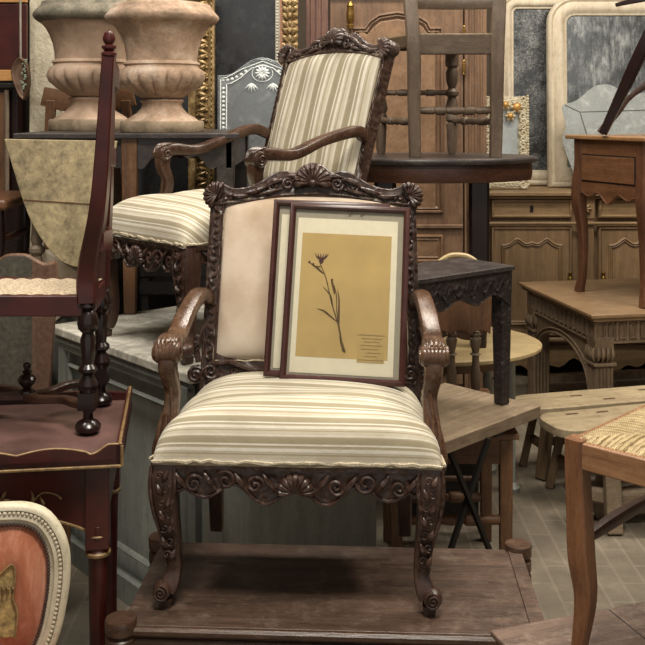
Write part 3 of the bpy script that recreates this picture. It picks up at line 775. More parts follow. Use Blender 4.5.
for a in (.32, .5, .72, .93):
    p = o1+(t1-o1)*a; q = o2+(t2-o2)*a; w = .05 if a < .9 else .06
    m = MB(); m.sweep([p+V(.004, .015, 0), (p+q)/2+V(.022, 0, 0), q+V(.004, -.015, 0)], [(.007, w/2)]*3, 8, .8, sub=4)
    if a > .4: m.build('back_slat', M['red'], T)
# seat frame + rush
zt = 1.125-zs
fl = V(-1.03-b.x, o1.y, 0); fr = V(-1.03-b.x, o2.y+.03, 0)
m = MB(); m.bar(o1+V(-.01, 0, .328), V(fl.x, fl.y, .328), .034, .052); m.bar(o2+V(-.01, 0, .33), V(fr.x, fr.y, .33), .03, .05); m.bar(V(fl.x, fl.y, .33), V(fr.x, fr.y, .33), .03, .05); m.bar(o1+V(0, 0, .33), o2+V(0, 0, .33), .03, .05)
m.build('seat_rail', M['red'], T, .003)
m = MB()
def rs(u, v):
    x = fl.x+.012+(o1.x-.022-fl.x)*u; y = o1.y+.004+(o2.y-o1.y)*v
    return (x, y, .352+.012*(1-abs(2*u-1)**3)*0+.010*(1-abs(2*v-1)**4)+.002*math.sin(u*60))
m.grid(rs, 60, 16); m.build('rush_seat', M['cane'], T, ang=80)
for p in (fl, fr):
    m = MB(); m.lathe([(.022, 0), (.032, .012), (.026, .03), (.012, .05), (.022, .07), (.022, .10), (.024, .12), (.014, .15), (.02, .24), (.014, .26), (.026, .29), (.02, .32), (.022, .355)], V(p.x, p.y, 0), seg=16); m.build('leg', M['blackred'], T)
cx = at(25, 398, 2.67)-b; cz = .058
m = MB(); c0 = V(cx.x, (o1.y+o2.y)/2, .062)
for p in (o1, o2, fl, fr):
    d = (V(p.x, p.y, .07)-c0); s_ = d.cross(V(0, 0, 1)).normalized()
    m.sweep([c0, c0+d*.25+s_*.012, c0+d*.55-s_*.014, c0+d*.8-s_*.004, c0+d*.97], [(.020, .009), (.014, .009), (.013, .010), (.017, .010), (.012, .009)], 8, .6, sub=5)
m.build('crossed_stretcher', M['walnut_x'], T)
m = MB(); m.lathe([(.001, .0), (.022, .002), (.02, .008), (.009, .014), (.02, .026), (.025, .036), (.02, .046), (.009, .052), (.013, .058), (.007, .064), (.011, .072), (.010, .080), (.001, .084)], c0+V(0, 0, .006), seg=20); m.build('finial', M['blackred'], T)

# ------------------------------------------------------------------ cream oval-back chair, lower left
T = thing('cream_oval_back_chair', 'cream painted chair with beaded rounded back and salmon velvet, at the lower left corner', 'chair', (-.68, 2.12, -.034), math.radians(6))
out = [(-.0, .782), (.045, .779), (.085, .762), (.115, .725), (.131, .68), (.134, .63), (.128, .57), (.112, .50), (.08, .45), (0, .43)]
out = [(x, z) for x, z in out]+[(-x, z) for x, z in out[-2:0:-1]]
op = [(p.x, p.y) for p in catmull([(x, z, 0) for x, z in out], 6, True)]
def inset(path, k):
    n = len(path); r = []
    ar = sum(path[i][0]*path[(i+1) % n][1]-path[(i+1) % n][0]*path[i][1] for i in range(n)); sg = 1 if ar > 0 else -1
    for i in range(n):
        t = (Vector(path[(i+1) % n])-Vector(path[i-1])).normalized(); r.append((path[i][0]-t.y*k*sg, path[i][1]+t.x*k*sg))
    return r
B = Matrix.Translation((0, 0, .44)) @ Matrix.Rotation(math.radians(-6), 4, 'X') @ Matrix.Translation((0, 0, -.44))
m = MB(B); m.mould(op, [(-.002, .03), (-.002, .006), (.004, 0), (.010, -.001), (.013, .005), (.020, .001), (.028, -.001), (.031, .004), (.036, .006), (.040, .006), (.042, .02), (.042, .03)]); m.mould(op, [(.042, .03), (.0, .03)])
fr_ = m.build('back_frame', M['ivory'], T, ang=60)
def beads(path, r, M_, y, mat, parent, name, step):
    m = MB(M_); P = [Vector(p) for p in path]; n = len(P); d = 0; acc = 0
    for i in range(n):
        a, b_ = P[i], P[(i+1) % n]; L = (b_-a).length
        while acc <= L:
            q = a+(b_-a)*(acc/L if L else 0); m.ball((q.x, y, q.y), r, 8, 5); acc += step
        acc -= L
    return m.build(name, mat, parent)
beads(inset(op, .016), (.0042, .004, .0042), B, .001, M['ivory'], fr_, 'beading', .0092)
pad_path = inset(op, .044)
beads(inset(op, .041), (.004, .0035, .004), B, .003, M['walnut'], fr_, 'nail_trim', .0075)
m = MB(B); rings = []
K = 9; cxy = Vector((0, .61))
vs = []; fs = []; n = len(pad_path)
for k in range(K+1):
    a = k/K
    for p in pad_path:
        q = Vector(p)*(1-a)+cxy*a; vs.append((q.x, .010-.026*math.sin(min(1, a*1.6)*PI/2)+.0015*math.sin(q.x*90+q.y*30), q.y))
for k in range(K):
    for i in range(n):
        j = (i+1) % n; fs.append((k*n+i, k*n+j, (k+1)*n+j, (k+1)*n+i)[::-1])
m.add(vs, [f[::-1] for f in fs]); m.build('back_upholstery', M['velvet'], T, ang=80)
m = MB(B)
tap = [(-.075, .665), (-.03, .63), (.0, .652), (.022, .668), (.028, .64), (.024, .60), (.034, .57), (.03, .52), (-.07, .52)]
m.prism(tap[::-1], .006, Matrix.Translation((0, -.022, 0)))
tp_ = m.build('tapestry_panel', M['tapestry'], T, .001)
m = MB(B); m.sweep([(x, -.024, z) for x, z in tap[:8]], .0028, 6, sub=3, up=(0, 1, 0))
for i in range(9): m.sweep([(-.06+.01*i, -.024, .64-.002*i), (-.055+.01*i, -.027, .62), (-.058+.01*i, -.024, .60)], [.001, .003, .001], 5, sub=2)
m.build('gold_braid', M['goldline'], tp_)
m = MB(); m.sweep([(-.15, .02, .41), (.15, .02, .41), (.19, -.36, .41), (-.19, -.36, .41)], [(.02, .03)]*4, 8, .6, closed=True, sub=4); m.build('seat_frame', M['ivory'], T)
m = MB(); m.grid(lambda u, v: ((u-.5)*2*(.15+.04*v), .02-.38*v, .43+.045*(1-abs(2*u-1)**4)*(1-abs(2*v-1)**4)), 16, 16, flip=True); m.build('seat_upholstery', M['velvet'], T)
for (x, y) in ((-.15, .02), (.15, .02), (-.18, -.35), (.18, -.35)):
    MB().lathe([(.012, 0), (.014, .02), (.024, .30), (.026, .34), (.02, .35), (.027, .36), (.027, .42)], (x, y, 0), seg=14).build('leg', M['ivory'], T)
for s in (-1, 1): MB().bar((s*.09, .02, .42), (s*.09, .022, .48), .03, .03, up=(0, 1, 0)).build('back_support', M['ivory'], T)

# ------------------------------------------------------------------ striped velvet wooden-edged chair back, left
def stripe2():
    t = NT('brown_and_grey_green_striped_cover'); tc = t.n('ShaderNodeTexCoord'); sp = t.n('ShaderNodeSeparateXYZ'); t.l(tc.outputs['Object'], sp.inputs[0])
    a = t.n('ShaderNodeMath', operation='MULTIPLY_ADD'); a.inputs[1].default_value = 3.0; a.inputs[2].default_value = .5; t.l(sp.outputs[0], a.inputs[0])
    c = t.ramp(a.outputs[0], [(0, '5d3d30'), (.28, '5d3d30'), (.30, '45463f'), (.5, '504f47'), (.64, '42423c'), (.66, '7c5a46'), (.70, '6c4a3c'), (.85, '75503f'), (1, '5d3d30')])
    n = t.noise(t.coord(), 60, 6); c = t.mix(.35, c, t.ramp(n, [(.3, '33302b'), (.7, '857a68')]))
    return t.fin(c, .8, t.bump(n, .5, .004), spec=.2)
c = at(14, 330, 3.12)
T = thing('striped_upholstered_chair', 'wooden chair back covered in brown and grey-green stripes, behind the rush-seat chair', 'chair', (c.x, 3.14, 0), math.radians(4))
k = .00312
def sp_(px, py): return ((px-14)*k, EYE-(py-110)*k)
half = [sp_(14, 257), sp_(24, 258), sp_(33, 263), sp_(42, 267), sp_(53, 265), sp_(54, 276), sp_(53, 300), sp_(50, 340), sp_(47, 385), sp_(43, 430)]
out = half+[(-x, z) for x, z in half[::-1][:-1]]
m = MB(); m.prism(out, .035); m.build('back_panel', stripe2(), T)
m = MB(); m.sweep([(x, .012, z+.001) for x, z in half[:5]], .007, 6, sub=4, up=(0, 1, 0)); m.sweep([(-x, .012, z+.001) for x, z in half[:5]], .007, 6, sub=4, up=(0, 1, 0)); m.build('top_edge', M['medwood'], T)
m = MB(); m.box((0, .16, .42), (.24, .32, .06)); m.build('seat', M['medwood'], T, .01)
for (x, y) in ((-.1, .02), (.1, .02), (-.1, .3), (.1, .3)): MB().cyl((x, y, 0), (x, y, .40), .014, .02).build('leg', M['medwood'], T)
MB().box((0, .018, .52), (.2, .025, .18)).build('back_support', M['medwood'], T)
# ------------------------------------------------------------------ drop-leaf table carrying the urns
TZ = 1.512
T = thing('drop_leaf_table', 'dark drop-leaf table with a pale scuffed leaf hanging down, carrying two stone urns', 'table', (-.74, 3.76, .826))
def rel(x, y, z): return (x+.74, y-3.76, z-.826)
m = MB(); m.prism([(rel(-1.165, 0, 0)[0], 0), (rel(-.315, 0, 0)[0], 0), (rel(-.315, 0, 0)[0], .02), (rel(-1.165, 0, 0)[0], .02)], .84, Matrix.Translation((0, 0, TZ-.826-.02))); m.build('tabletop', M['darktop'], T, .004)
ol = [(4, 139), (8, 152), (14, 172), (21, 195), (30, 219), (42, 240), (57, 258), (72, 266), (83, 265), (93, 250), (101, 225), (108, 195), (113, 165), (117, 141)]
lp = [(rel((x-HX)*3.745/F, 0, 0)[0], EYE-(y-HY)*3.745/F-.826) for x, y in ol]
lp = [(p.x, p.y) for p in catmull([(x, z, 0) for x, z in lp], 4)]
m = MB(); m.prism(lp, .016, Matrix.Translation((0, -.016, 0))); lf = m.build('drop_leaf', M['leaf'], T, .003)
zz = EYE-(203-HY)*3.745/F-.826
m = MB(); m.bar((lp[0][0]+.075, -.0175, zz+.012), (lp[-1][0]-.04, -.0175, zz-.008), .003, .004); m.build('plank_joint', M['medwood'], lf)
m = MB(); n = 60; xa, xb = rel(-.765, 0, 0)[0], rel(-.345, 0, 0)[0]
m.prism([(xa, .665), (xb, .665)][::-1]+[(xa+(xb-xa)*k/n, .665-.09-.035*math.cos(k/n*PI*2)*1-.012*math.cos(k/n*PI*10)) for k in range(n+1)], .02, Matrix.Translation((0, .03, 0)))
m.box(((rel(-1.12, 0, 0)[0]+xb)/2, .78, .61), (.72, .02, .11)); m.box((xb-.01, .4, .61), (.02, .74, .11)); m.box((rel(-1.12, 0, 0)[0], .4, .61), (.02, .74, .11)); m.box(((rel(-1.12, 0, 0)[0]+xa)/2, .04, .61), (xa-rel(-1.12, 0, 0)[0], .02, .11))
m.build('apron', M['darktop'], T)
for (x, y, mt) in ((-.732, 3.81, 'medwood'), (-.37, 3.82, 'darktop'), (-1.1, 4.52, 'darktop'), (-.37, 4.52, 'darktop')):
    q = rel(x, y, .826); MB().box((q[0], q[1], .335), (.062 if mt == 'medwood' else .07, .06, .67), taper=.7).build('leg', M[mt], T, .004)
q = rel(-1.085, 3.80, .826)
MB().lathe([(.02, .0), (.03, .02), (.02, .05), (.028, .15), (.018, .22), (.03, .235), (.03, .25), (.018, .262), (.024, .28), (.020, .33), (.026, .56), (.03, .58), (.03, .665)], q, seg=18).build('leg', M['greywood_z'], T)

def urn(label, cx, cy, k, mats, name='stone_urn'):
    T = thing(name, label, 'urn', (cx, cy, TZ), 0, 'stone urns on the drop-leaf table')
    s = k*.004
    def S(l): return [(r*s, z*s*.905) for r, z in l]
    def gad(a, z):
        t = z/s/.905
        if 40 < t < 66: w = math.sin((t-40)/26*PI)**.6; return 1+.15*w*(abs(math.cos(a*8.5))**.7-.6)
        return 1
    m = MB(); m.lathe(S([(15, 36), (20, 37.5), (24, 40), (32, 46.5), (39, 54), (41.5, 60), (41.5, 65), (39.5, 69), (37, 70.5), (36.5, 73), (38, 74.5), (37.5, 76.5), (35, 78), (35.5, 86), (37, 95), (40, 104), (44, 112), (48.5, 118), (52, 120)]), seg=204, mod=gad)
    m.lathe(S([(45, 120), (40, 106), (30, 96), (.1, 94)]), seg=40)
    bw = m.build('bowl', M[mats[0]], T, ang=60)
    m = MB(); m.lathe(S([(50, 118), (54, 121), (56.5, 125), (56, 128), (52, 133), (48.5, 137), (48, 140), (45, 141), (43, 138), (44, 118)]), seg=48, mod=lambda a, z: 1+.008*math.sin(a*11)+.006*math.sin(a*23)); m.build('rim', M[mats[1]], T, ang=70)
    m = MB(); m.lathe(S([(37, 12), (35, 14), (31, 17), (25, 21), (20.5, 27), (19.5, 31), (22, 34), (21, 36), (17, 37)]), seg=40); m.build('pedestal', M[mats[0]], T, ang=60)
    m = MB(); m.lathe(S([(40.5, 0), (41.5, 1.5), (41.5, 11), (40, 12.5), (.1, 12.5)]), seg=40, mod=lambda a, z: 1+.006*math.sin(a*9)+.005*math.sin(a*21)); m.build('plinth', M['plinthstone'], T, ang=50)
    return T
urn('mossy-rimmed pinkish stone urn, left one of the two on the drop-leaf table', (91-HX)*4.34/F, 4.34, 1.085, ('terracotta', 'moss'))
urn('flaking pinkish stone urn, right one of the two, beside the gilt frame', (162-HX)*3.98/F, 3.98, .995, ('terracotta_worn', 'terracotta_worn'))

# wooden chair rail behind left urn
a = at(44, 85, 4.7)
T = thing('brown_plank_chair', 'brown wooden chair back with a broad top rail, behind the left urn', 'chair', (at(88, 0, 4.7).x, 4.72, .95))
def q_(px, py, d=4.7): p = at(px, py, d); return V(p.x-T.location.x, p.y-4.72, p.z-.95)
m = MB(); m.sweep([q_(43, 96)+V(0, 0, .0), q_(66, 101), q_(88, 103), q_(112, 101), q_(134, 96)], [(.012, .045), (.012, .05), (.012, .052), (.012, .05), (.012, .045)], 8, 1, sub=4); m.build('top_rail', M['medwood_x'], T)
for (pa, pb) in ((51, 48), (126, 129)):
    m = MB(); m.bar(q_(pa, 100), V(q_(pb, 130).x, 0, .45), .045, .03); m.bar(V(q_(pb, 130).x, 0, .45), V(q_(pb, 130).x, 0, 0), .04, .035); m.build('back_post', M['medwood'], T, .004)
MB().box((0, -.06, .43), (.38, .16, .03)).build('seat', M['medwood'], T, .005)
for s in (-1, 1): MB().box((s*.16, -.11, .21), (.035, .035, .42)).build('leg', M['medwood'], T)

# long dark sideboard behind everything left (supports mirrors)
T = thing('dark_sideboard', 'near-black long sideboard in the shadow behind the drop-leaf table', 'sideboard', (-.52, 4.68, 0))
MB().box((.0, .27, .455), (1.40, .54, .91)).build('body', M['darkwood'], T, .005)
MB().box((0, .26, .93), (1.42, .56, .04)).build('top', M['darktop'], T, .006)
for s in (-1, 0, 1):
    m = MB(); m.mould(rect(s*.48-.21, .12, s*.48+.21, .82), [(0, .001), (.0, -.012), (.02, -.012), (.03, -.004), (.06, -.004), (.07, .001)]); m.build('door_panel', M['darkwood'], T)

# support chest at left with the light brown chair on it
T = thing('pale_painted_chest', 'pale scuffed painted chest under the hanging table leaf', 'chest', (-1.45, 3.72, 0))
MB().box((0, .45, .40), (.86, .9, .80)).build('body', M['bluegrey'], T, .005)
MB().box((0, .45, .812), (.88, .92, .026)).build('top', M['oldcream'], T, .004)
T = thing('wooden_slab_chair', 'brown wooden seat with dark stretchers, left edge beside the hanging table leaf', 'chair', (-1.42, 3.78, .826))
z1 = EYE-(207-HY)*3.8/F-.826
m = MB(); m.box((0, .2, z1+.01), (.46, .42, .045)); m.build('seat', M['redwood'], T, .018)
for (x, y) in ((-.19, .03), (.19, .03), (-.19, .36), (.19, .36)): MB().lathe([(.014, 0), (.018, .05), (.022, .12), (.014, .15), (.022, .3), (.018, z1-.01)], (x, y, 0), seg=14).build('leg', M['blackred'], T)
m = MB()
for z in (.16, .255):
    m.cyl((-.19, .03, z), (.19, .03, z), .016); m.cyl((.19, .03, z+.02), (.19, .36, z+.02), .014); m.cyl((-.19, .36, z), (.19, .36, z), .014)
m.build('stretcher', M['red'], T)
for s in (-1, 1): MB().bar((s*.19, .38, z1), (s*.17, .42, z1+.22), .03, .03).build('back_post', M['blackred'], T)

# wardrobe at far left
T = thing('red_brown_wardrobe', 'dark red wardrobe with orange wood strips at the top left corner', 'wardrobe', (-1.80, 4.75, 0))
xr = at(28, 0, 4.75).x+1.80
m = MB(); m.box((xr/2-.33, .25, 1.15), (xr+.56, .5, 2.3)); m.build('body', M['blackred'], T, .004)
k = 4.74
def zp(y): return EYE-(y-HY)*k/F
m = MB(); m.box((xr-.3, -.012, (zp(4)+zp(70))/2), (.6, .02, zp(4)-zp(70))); m.build('door', M['red'], T, .004)
m = MB(); m.box((xr-.3, -.014, (zp(70)+zp(81))/2), (.6, .024, zp(70)-zp(81))); m.build('lower_orange_strip', wood('orange_pine_strip', '9a6a35', 'c9975a', 'x', .45), T, .003)
m = MB(); m.box((xr-.3, -.014, (zp(3)+zp(-8))/2), (.6, .024, .05)); m.build('upper_orange_strip', wood('orange_pine_strip', '9a6a35', 'c9975a', 'x', .45), T, .003)
m = MB(); m.box((xr-.3, -.03, zp(86)), (.6, .05, .025)); m.build('moulding', M['iron'], T, .005)
m = MB(); m.box((xr-.10-.27, -.010, (zp(92)+zp(202))/2), (.54, .02, zp(92)-zp(202))); m.build('lower_door', M['medwood'], T, .004)
m = MB(); m.cyl((xr-.092, -.03, zp(90)), (xr-.092, -.03, zp(202)), .012); m.build('door_post', M['greywood_z'], T)

# pan hanging on a twine
T = thing('hanging_pan', 'tarnished oval pan hanging from a twine beside the white pillar', 'pan', at(20, 58, 4.60))
m = MB(); pr = [(at(x, y, 4.6)-T.location) for x, y in ((20, 57), (26, 62), (28.5, 72), (29, 85), (26, 97), (22, 100), (17, 94), (13, 84), (10, 73), (12, 64), (17, 58))]
pts = [(p.x, p.z) for p in catmull([(q.x, q.z, 0) for q in pr], 3, True)] if False else [(p[0], p[1]) for p in catmull([(q.x, q.z, 0) for q in pr], 3, True)]
m.mould(pts, [(0, .03), (0, .01), (.006, 0), (.012, .004), (.02, .012), (.03, .014)]); m.prism(pts, .014, Matrix.Translation((0, .014, 0))); m.build('pan_body', M['copper'], T)
m = MB(); m.sweep([(0, .01, -.01), (-.002, .012, .25), (0, .01, .55)], .005, 6, sub=6); m.build('twine', M['rope'], T)
m = MB()
for i in range(16): p = at(22+random.uniform(-2, 4), 60+i*1.9, 4.6)-T.location; m.ball((p.x, .004, p.z), (random.uniform(.004, .009), .004, random.uniform(.004, .008)), 7, 5)
m.build('verdigris_crust', plain('green_grey_crust', '8f9a86', .9, var=.4, sc=90), T)

# ------------------------------------------------------------------ mirrors and gilt work behind left
def panelmirror(name, label, x0, x1, z0, z1, d, prof, fmat, gmat, cat='mirror', lean=0, gw=None):
    T = thing(name, label, cat, ((x0+x1)/2, d, z0)); T.rotation_euler = (-lean, 0, 0)
    W = (x1-x0)/2; H = z1-z0; m = MB(); m.mould(rect(-W, 0, W, H), prof); fr = m.build('frame', fmat, T)
    w = prof[-1][0]; MB().box((0, prof[-1][1]+.002, H/2), (2*(W-w)+.01, .006, H-2*w+.01)).build('mirror_glass', gmat, T)
    return T, fr, W, H
# gilt ornate frame behind the urns
xg0, xg1 = at(56, 0, 4.9).x, at(214, 0, 4.9).x
T, fr, W, H = panelmirror('gilt_frame', 'ornate gilt frame standing behind the two stone urns', xg0, xg1, .952, 2.25, 4.9,
    [(0, .05), (0, .0), (.008, -.004), (.012, .004), (.03, .010), (.085, .02), (.095, .012), (.105, .016), (.13, .03), (.135, .03)], M['gold'], M['darkglass'], 'picture frame')
rnd = random.Random(5)
for x in (-W+.058, W-.058):
    m = MB()
    n = int(H/.026)
    for k in range(n):
        z = .05+k*.026; sgn = 1 if k % 2 else -1
        m.sweep([(x-sgn*.03, .012, z-.01), (x, -.010, z), (x+sgn*.028, .008, z+.018)], [.003, .012, .003], 6, sub=3, up=(0, 1, 0))
        m.ball((x+sgn*.02, .002, z), (.010, .009, .008), 7, 5)
        m.ball((x+(.046 if x > 0 else -.046), .0, z), (.007, .006, .009), 6, 4)
    m.build('gilt_ornament', M['gold'], fr)
# large dark mirror with beaded white/pink frame
T, fr, W, H = panelmirror('tall_dark_mirror', 'tall dark mirror with beaded white frame, between the gilt frame and gilded column', at(190, 0, 5.12).x, at(284, 0, 5.12).x, .952, 2.5, 5.1,
    [(0, .03), (0, -.004), (.018, -.006), (.022, 0), (.026, .003), (.042, .003), (.045, .012)], M['oldcream'], M['darkglass'])
m = MB()
for k in range(int(H/.016)): m.ball((W-.034, .001, .03+k*.016), (.006, .005, .006), 6, 4)
m.build('beading', M['etchline'], fr)
MB().box((W-.010, -.008, H/2), (.018, .006, H-.04)).build('pink_strip', plain('pinkish_stripped_wood', '9a6f58', .5), fr)
# gilded twisted column
T = thing('gilded_column', 'gilded carved column with twisted lower shaft, just left of the striped chair back', 'column', (at(290, 0, 4.88).x, 4.88, .952))
def zc(y): return EYE-(y-HY)*4.88/F-.952
def tw(a, z): return 1+.22*math.sin(3*a+z*70) if z < zc(52) else 1+.1*math.sin(5*a)
prf = [(.04, 0), (.04, .05), (.028, .07), (.028, zc(110)), (.036, zc(92)), (.042, zc(80)), (.036, zc(62)), (.028, zc(53)), (.036, zc(51)), (.034, zc(45)), (.032, zc(32)), (.040, zc(30)), (.034, zc(27)), (.028, zc(20)), (.038, zc(14)), (.034, zc(5)), (.040, zc(2)), (.03, zc(-5)), (.035, zc(-20))]
m = MB(); pr2 = []
for i in range(len(prf)-1):
    for k in range(5): a = k/5; pr2.append((prf[i][0]*(1-a)+prf[i+1][0]*a, prf[i][1]*(1-a)+prf[i+1][1]*a))
m.lathe(pr2+[prf[-1]], seg=30, mod=tw); m.build('shaft', M['gold'], T, ang=60)
m = MB()
for i, y in enumerate((3, 9, 16, 24, 31, 38, 46)):
    for s in (-1, 1):
        m.sweep([(s*.008, -.030, zc(y+5)), (s*.028, -.040, zc(y)), (s*.036, -.022, zc(y-4))], [.003, .011, .003], 6, sub=3)
    m.ball((0, -.038, zc(y)), (.009, .008, .014), 7, 5)
m.sweep([(-.04, 0, zc(66)), (-.055, -.01, zc(80)), (-.03, -.03, zc(90)), (-.055, -.01, zc(100)), (-.06, -.01, zc(112))], [.006, .014, .012, .016, .006], 8, sub=4)
m.build('carved_leaves', M['gold'], T)
# arched engraved mirror
T = thing('engraved_arched_mirror', 'arched mirror with white engraved flower border, behind the armchair arm', 'mirror', (at(262, 0, 4.80).x, 4.80, .952))
T.rotation_euler = (-.03, 0, 0)
def e2(px, py): return ((px-262)*.0048, EYE-(py-HY)*4.8/F-.952)
lo = [e2(217, 300)[0]]
zb0 = 0.0
left = [(e2(217, 0)[0], 0.0)]+[e2(217, y) for y in (130, 110, 90)]+[e2(217, 75), e2(224, 75), e2(232, 73), e2(240, 67), e2(250, 60), e2(257, 57.5)]
full = left+[(0, e2(262, 57)[1])]+[(-x, z) for x, z in left[::-1]]
m = MB(); m.prism(full, .008, Matrix.Translation((0, .004, 0))); gl = m.build('mirror_glass', M['engrglass'], T)
m = MB(); ins = inset([p for p in full], 0.0)
for _q in (0, 1): m.sweep([(x, .003, z) for x, z in (inset(full, .004 if _q else .010) if False else [(x*(.985 if _q else .96), z-(.004 if _q else .011)) for x, z in full])], .0028, 6, sub=1, up=(0, 1, 0))
m.build('bevelled_edge', M['engrglass'], T)
m = MB()
lx = e2(226, 0)[0]
for sx in (-1, 1):
    ll = [(sx*abs(lx), .05), (sx*abs(lx), e2(0, 84)[1]), (sx*abs(lx)*.86, e2(0, 83)[1]), (sx*abs(lx)*.62, e2(0, 78)[1]), (sx*abs(lx)*.3, e2(0, 68)[1]), (0, e2(0, 65)[1])]
    m.sweep([(x, .002, z) for x, z in ll], .0032, 5, sub=1, up=(0, 1, 0))
    o2 = [(sx*abs(e2(220, 0)[0]), .05), (sx*abs(e2(220, 0)[0]), e2(0, 79)[1]), (sx*.17, e2(0, 77)[1]), (sx*.1, e2(0, 69)[1]), (0, e2(0, 61)[1])]
    m.sweep([(x, .002, z) for x, z in o2], .0028, 5, sub=1, up=(0, 1, 0))
    for i in range(34): m.ball((sx*abs(e2(223, 0)[0]), .003, .06+i*.021), (.009, .0015, .007), 7, 4)
    for i in range(6): m.ball((sx*(.19-.022*i), .003, e2(0, 80)[1]+.004*i*i*.45), (.009, .0015, .007), 7, 4)
    for i in range(5):
        a = -PI/2+(i-2)*.42; c = (sx*.052, e2(0, 83)[1]); m.sweep([(c[0], .003, c[1]), (c[0]+.02*math.cos(a), .002, c[1]+.02*math.sin(a)), (c[0]+.042*math.cos(a), .003, c[1]+.042*math.sin(a))], [.002, .006, .001], 5, sub=3, up=(0, 1, 0))
fc = e2(262, 73)
for i in range(12):
    a = i*PI/6; m.sweep([(fc[0], .003, fc[1]), (fc[0]+.018*math.cos(a), .001, fc[1]+.018*math.sin(a)), (fc[0]+.036*math.cos(a), .003, fc[1]+.036*math.sin(a))], [.002, .0085, .002], 6, sub=3, up=(0, 1, 0))
m.ball((fc[0], 0, fc[1]), (.012, .004, .012))
m.sweep([(fc[0]+.05*math.cos(k*PI/8), .003, fc[1]+.04*math.sin(k*PI/8)) for k in range(16)], .0025, 5, sub=2, up=(0, 1, 0), closed=True)
m.build('engraving', M['etchline'], gl)

# ------------------------------------------------------------------ armoire
D0 = 5.3
T = thing('carved_armoire', 'tall brown armoire with figured wood door panels, behind the oval table', 'armoire', (.39, D0, 0))
def X(px, d=D0): return (px-HX)*d/F-.39
def Z(py, d=D0): return EYE-(py-HY)*d/F
MB().box(((X(306)+X(487))/2, .3, 1.2), (X(487)-X(306), .56, 2.4)).build('body', M['armoire'], T, .01)
for (a, b_) in ((306, 328), (464, 486)):
    m = MB(); m.box(((X(a)+X(b_))/2, .0, 1.2), (X(b_)-X(a), .05, 2.38))
    for q in (.25, .5, .75): xx = X(a)+(X(b_)-X(a))*q; m.cyl((xx, -.026, .1), (xx, -.026, 2.3), .008, seg=8)
    m.build('corner_post', M['armoire_red'] if a < 320 else M['armoire'], T, .004)
dr = MB(); dr.box(((X(330)+X(463))/2, .0, (Z(-30)+Z(268))/2), (X(463)-X(330), .03, Z(-30)-Z(268))); door = dr.build('door', M['armoire'], T, .004)
pf = [(0, -.014), (.004, -.026), (.012, -.028), (.018, -.018), (.026, -.024), (.034, -.020), (.040, -.014), (.05, -.015)]
arch = [(X(350), Z(213)), (X(443), Z(213)), (X(443), Z(27)), (X(431), Z(27)), (X(428), Z(21)), (X(416), Z(14)), (X(397), Z(11)), (X(378), Z(14)), (X(368), Z(21)), (X(364), Z(27)), (X(350), Z(27))]
m = MB(); m.mould(arch, pf); m.build('panel_moulding', M['armoire'], door)
m = MB(); m.prism(inset(arch, .045), .012, Matrix.Translation((0, -.022, 0))); m.build('door_panel', M['burl'], door, .005)
m = MB(); m.mould(rect(X(350), Z(262), X(443), Z(234)), pf[:6]+[(.03, -.016)]); m.box((X(396), -.012, Z(248)), (X(443)-X(350)-.06, .014, Z(234)-Z(262)-.06)); m.build('lower_panel', M['burl'], door)
m = MB(); m.box((X(396), -.02, Z(226)), (X(463)-X(330), .02, .02)); m.box((X(396), -.02, Z(-6)), (X(463)-X(330), .03, .03)); m.box((X(396), -.02, Z(272)), (X(487)-X(306), .05, .04)); m.build('cross_moulding', M['armoire'], T, .004)
for py in (34, 68): 
    m = MB(); m.lathe([(.001, -.04), (.006, -.035), (.004, -.026), (.009, -.022), (.009, .022), (.004, .026), (.006, .035), (.001, .044)], (X(463), -.034, Z(py)), seg=12); m.build('hinge', M['brass'], T)
m = MB(); m.lathe([(.016, -.03), (.018, -.01), (.012, -.005), (.02, .01), (.022, .05), (.016, .08), (.02, .09), (.012, .11), (.001, .118)], (X(350), -.06, Z(24)), seg=16); m.cyl((X(350), -.06, Z(24)-.02), (X(350), .0, Z(24)-.02), .008); m.build('metal_finial', M['brass'], T)
m = MB(); m.box((X(396), -.005, .32), (X(463)-X(330), .03, .34)); m.mould(rect(X(345), .2, X(448), .42), pf[:6]); m.build('drawer', M['armoire'], T, .004)

# ------------------------------------------------------------------ long oak buffet
D0 = 6.0
T = thing('oak_buffet', 'long pale oak buffet with scalloped door panels and drawers, below the cream mirrors', 'buffet', (1.9, D0, 0))
def X(px, d=6.0): return (px-HX)*d/F-1.9
def Z(py, d=6.0): return EYE-(py-HY)*d/F
xl, xr_ = X(487), X(487)+2.45
MB().box(((xl+xr_)/2, .27, (Z(196)+.14)/2), (xr_-xl, .5, Z(196)-.14)).build('body', M['buffet'], T, .006)
m = MB(); m.box(((xl+xr_)/2, .25, Z(193.5)), (xr_-xl+.06, .60, .024)); m.sweep([(xl, -.02, Z(197)), (xr_, -.02, Z(197))], .012, 8, sub=1); m.build('top', M['buffet_x'], T, .006)
m = MB(); n = 80; xa, xb = xl+.05, xr_-.05
m.prism([(xb, Z(345)), (xa, Z(345))]+[(xa+(xb-xa)*k/n, Z(366)+.03*math.cos(k/n*PI*10)+.02*math.cos(k/n*PI*30)) for k in range(n+1)], .03, Matrix.Translation((0, -.005, 0))); m.build('scalloped_skirt', M['buffet_x'], T)
for x in (xl+.04, xl+1.2, xr_-.04): MB().sweep([(x, .0, Z(345)), (x, -.02, .15), (x, -.01, .06), (x, -.03, .0)], [(.04, .04), (.045, .04), (.025, .025), (.035, .03)], 10, .4, up=(0, 1, 0)).build('leg', M['buffet'], T)
m = MB(); m.sweep([(xl, -.02, Z(223)), (xr_, -.02, Z(223))], .010, 8, sub=1); m.sweep([(xl, -.018, Z(339)), (xr_, -.018, Z(339))], .014, 8, sub=1); m.build('waist_moulding', M['buffet_x'], T)
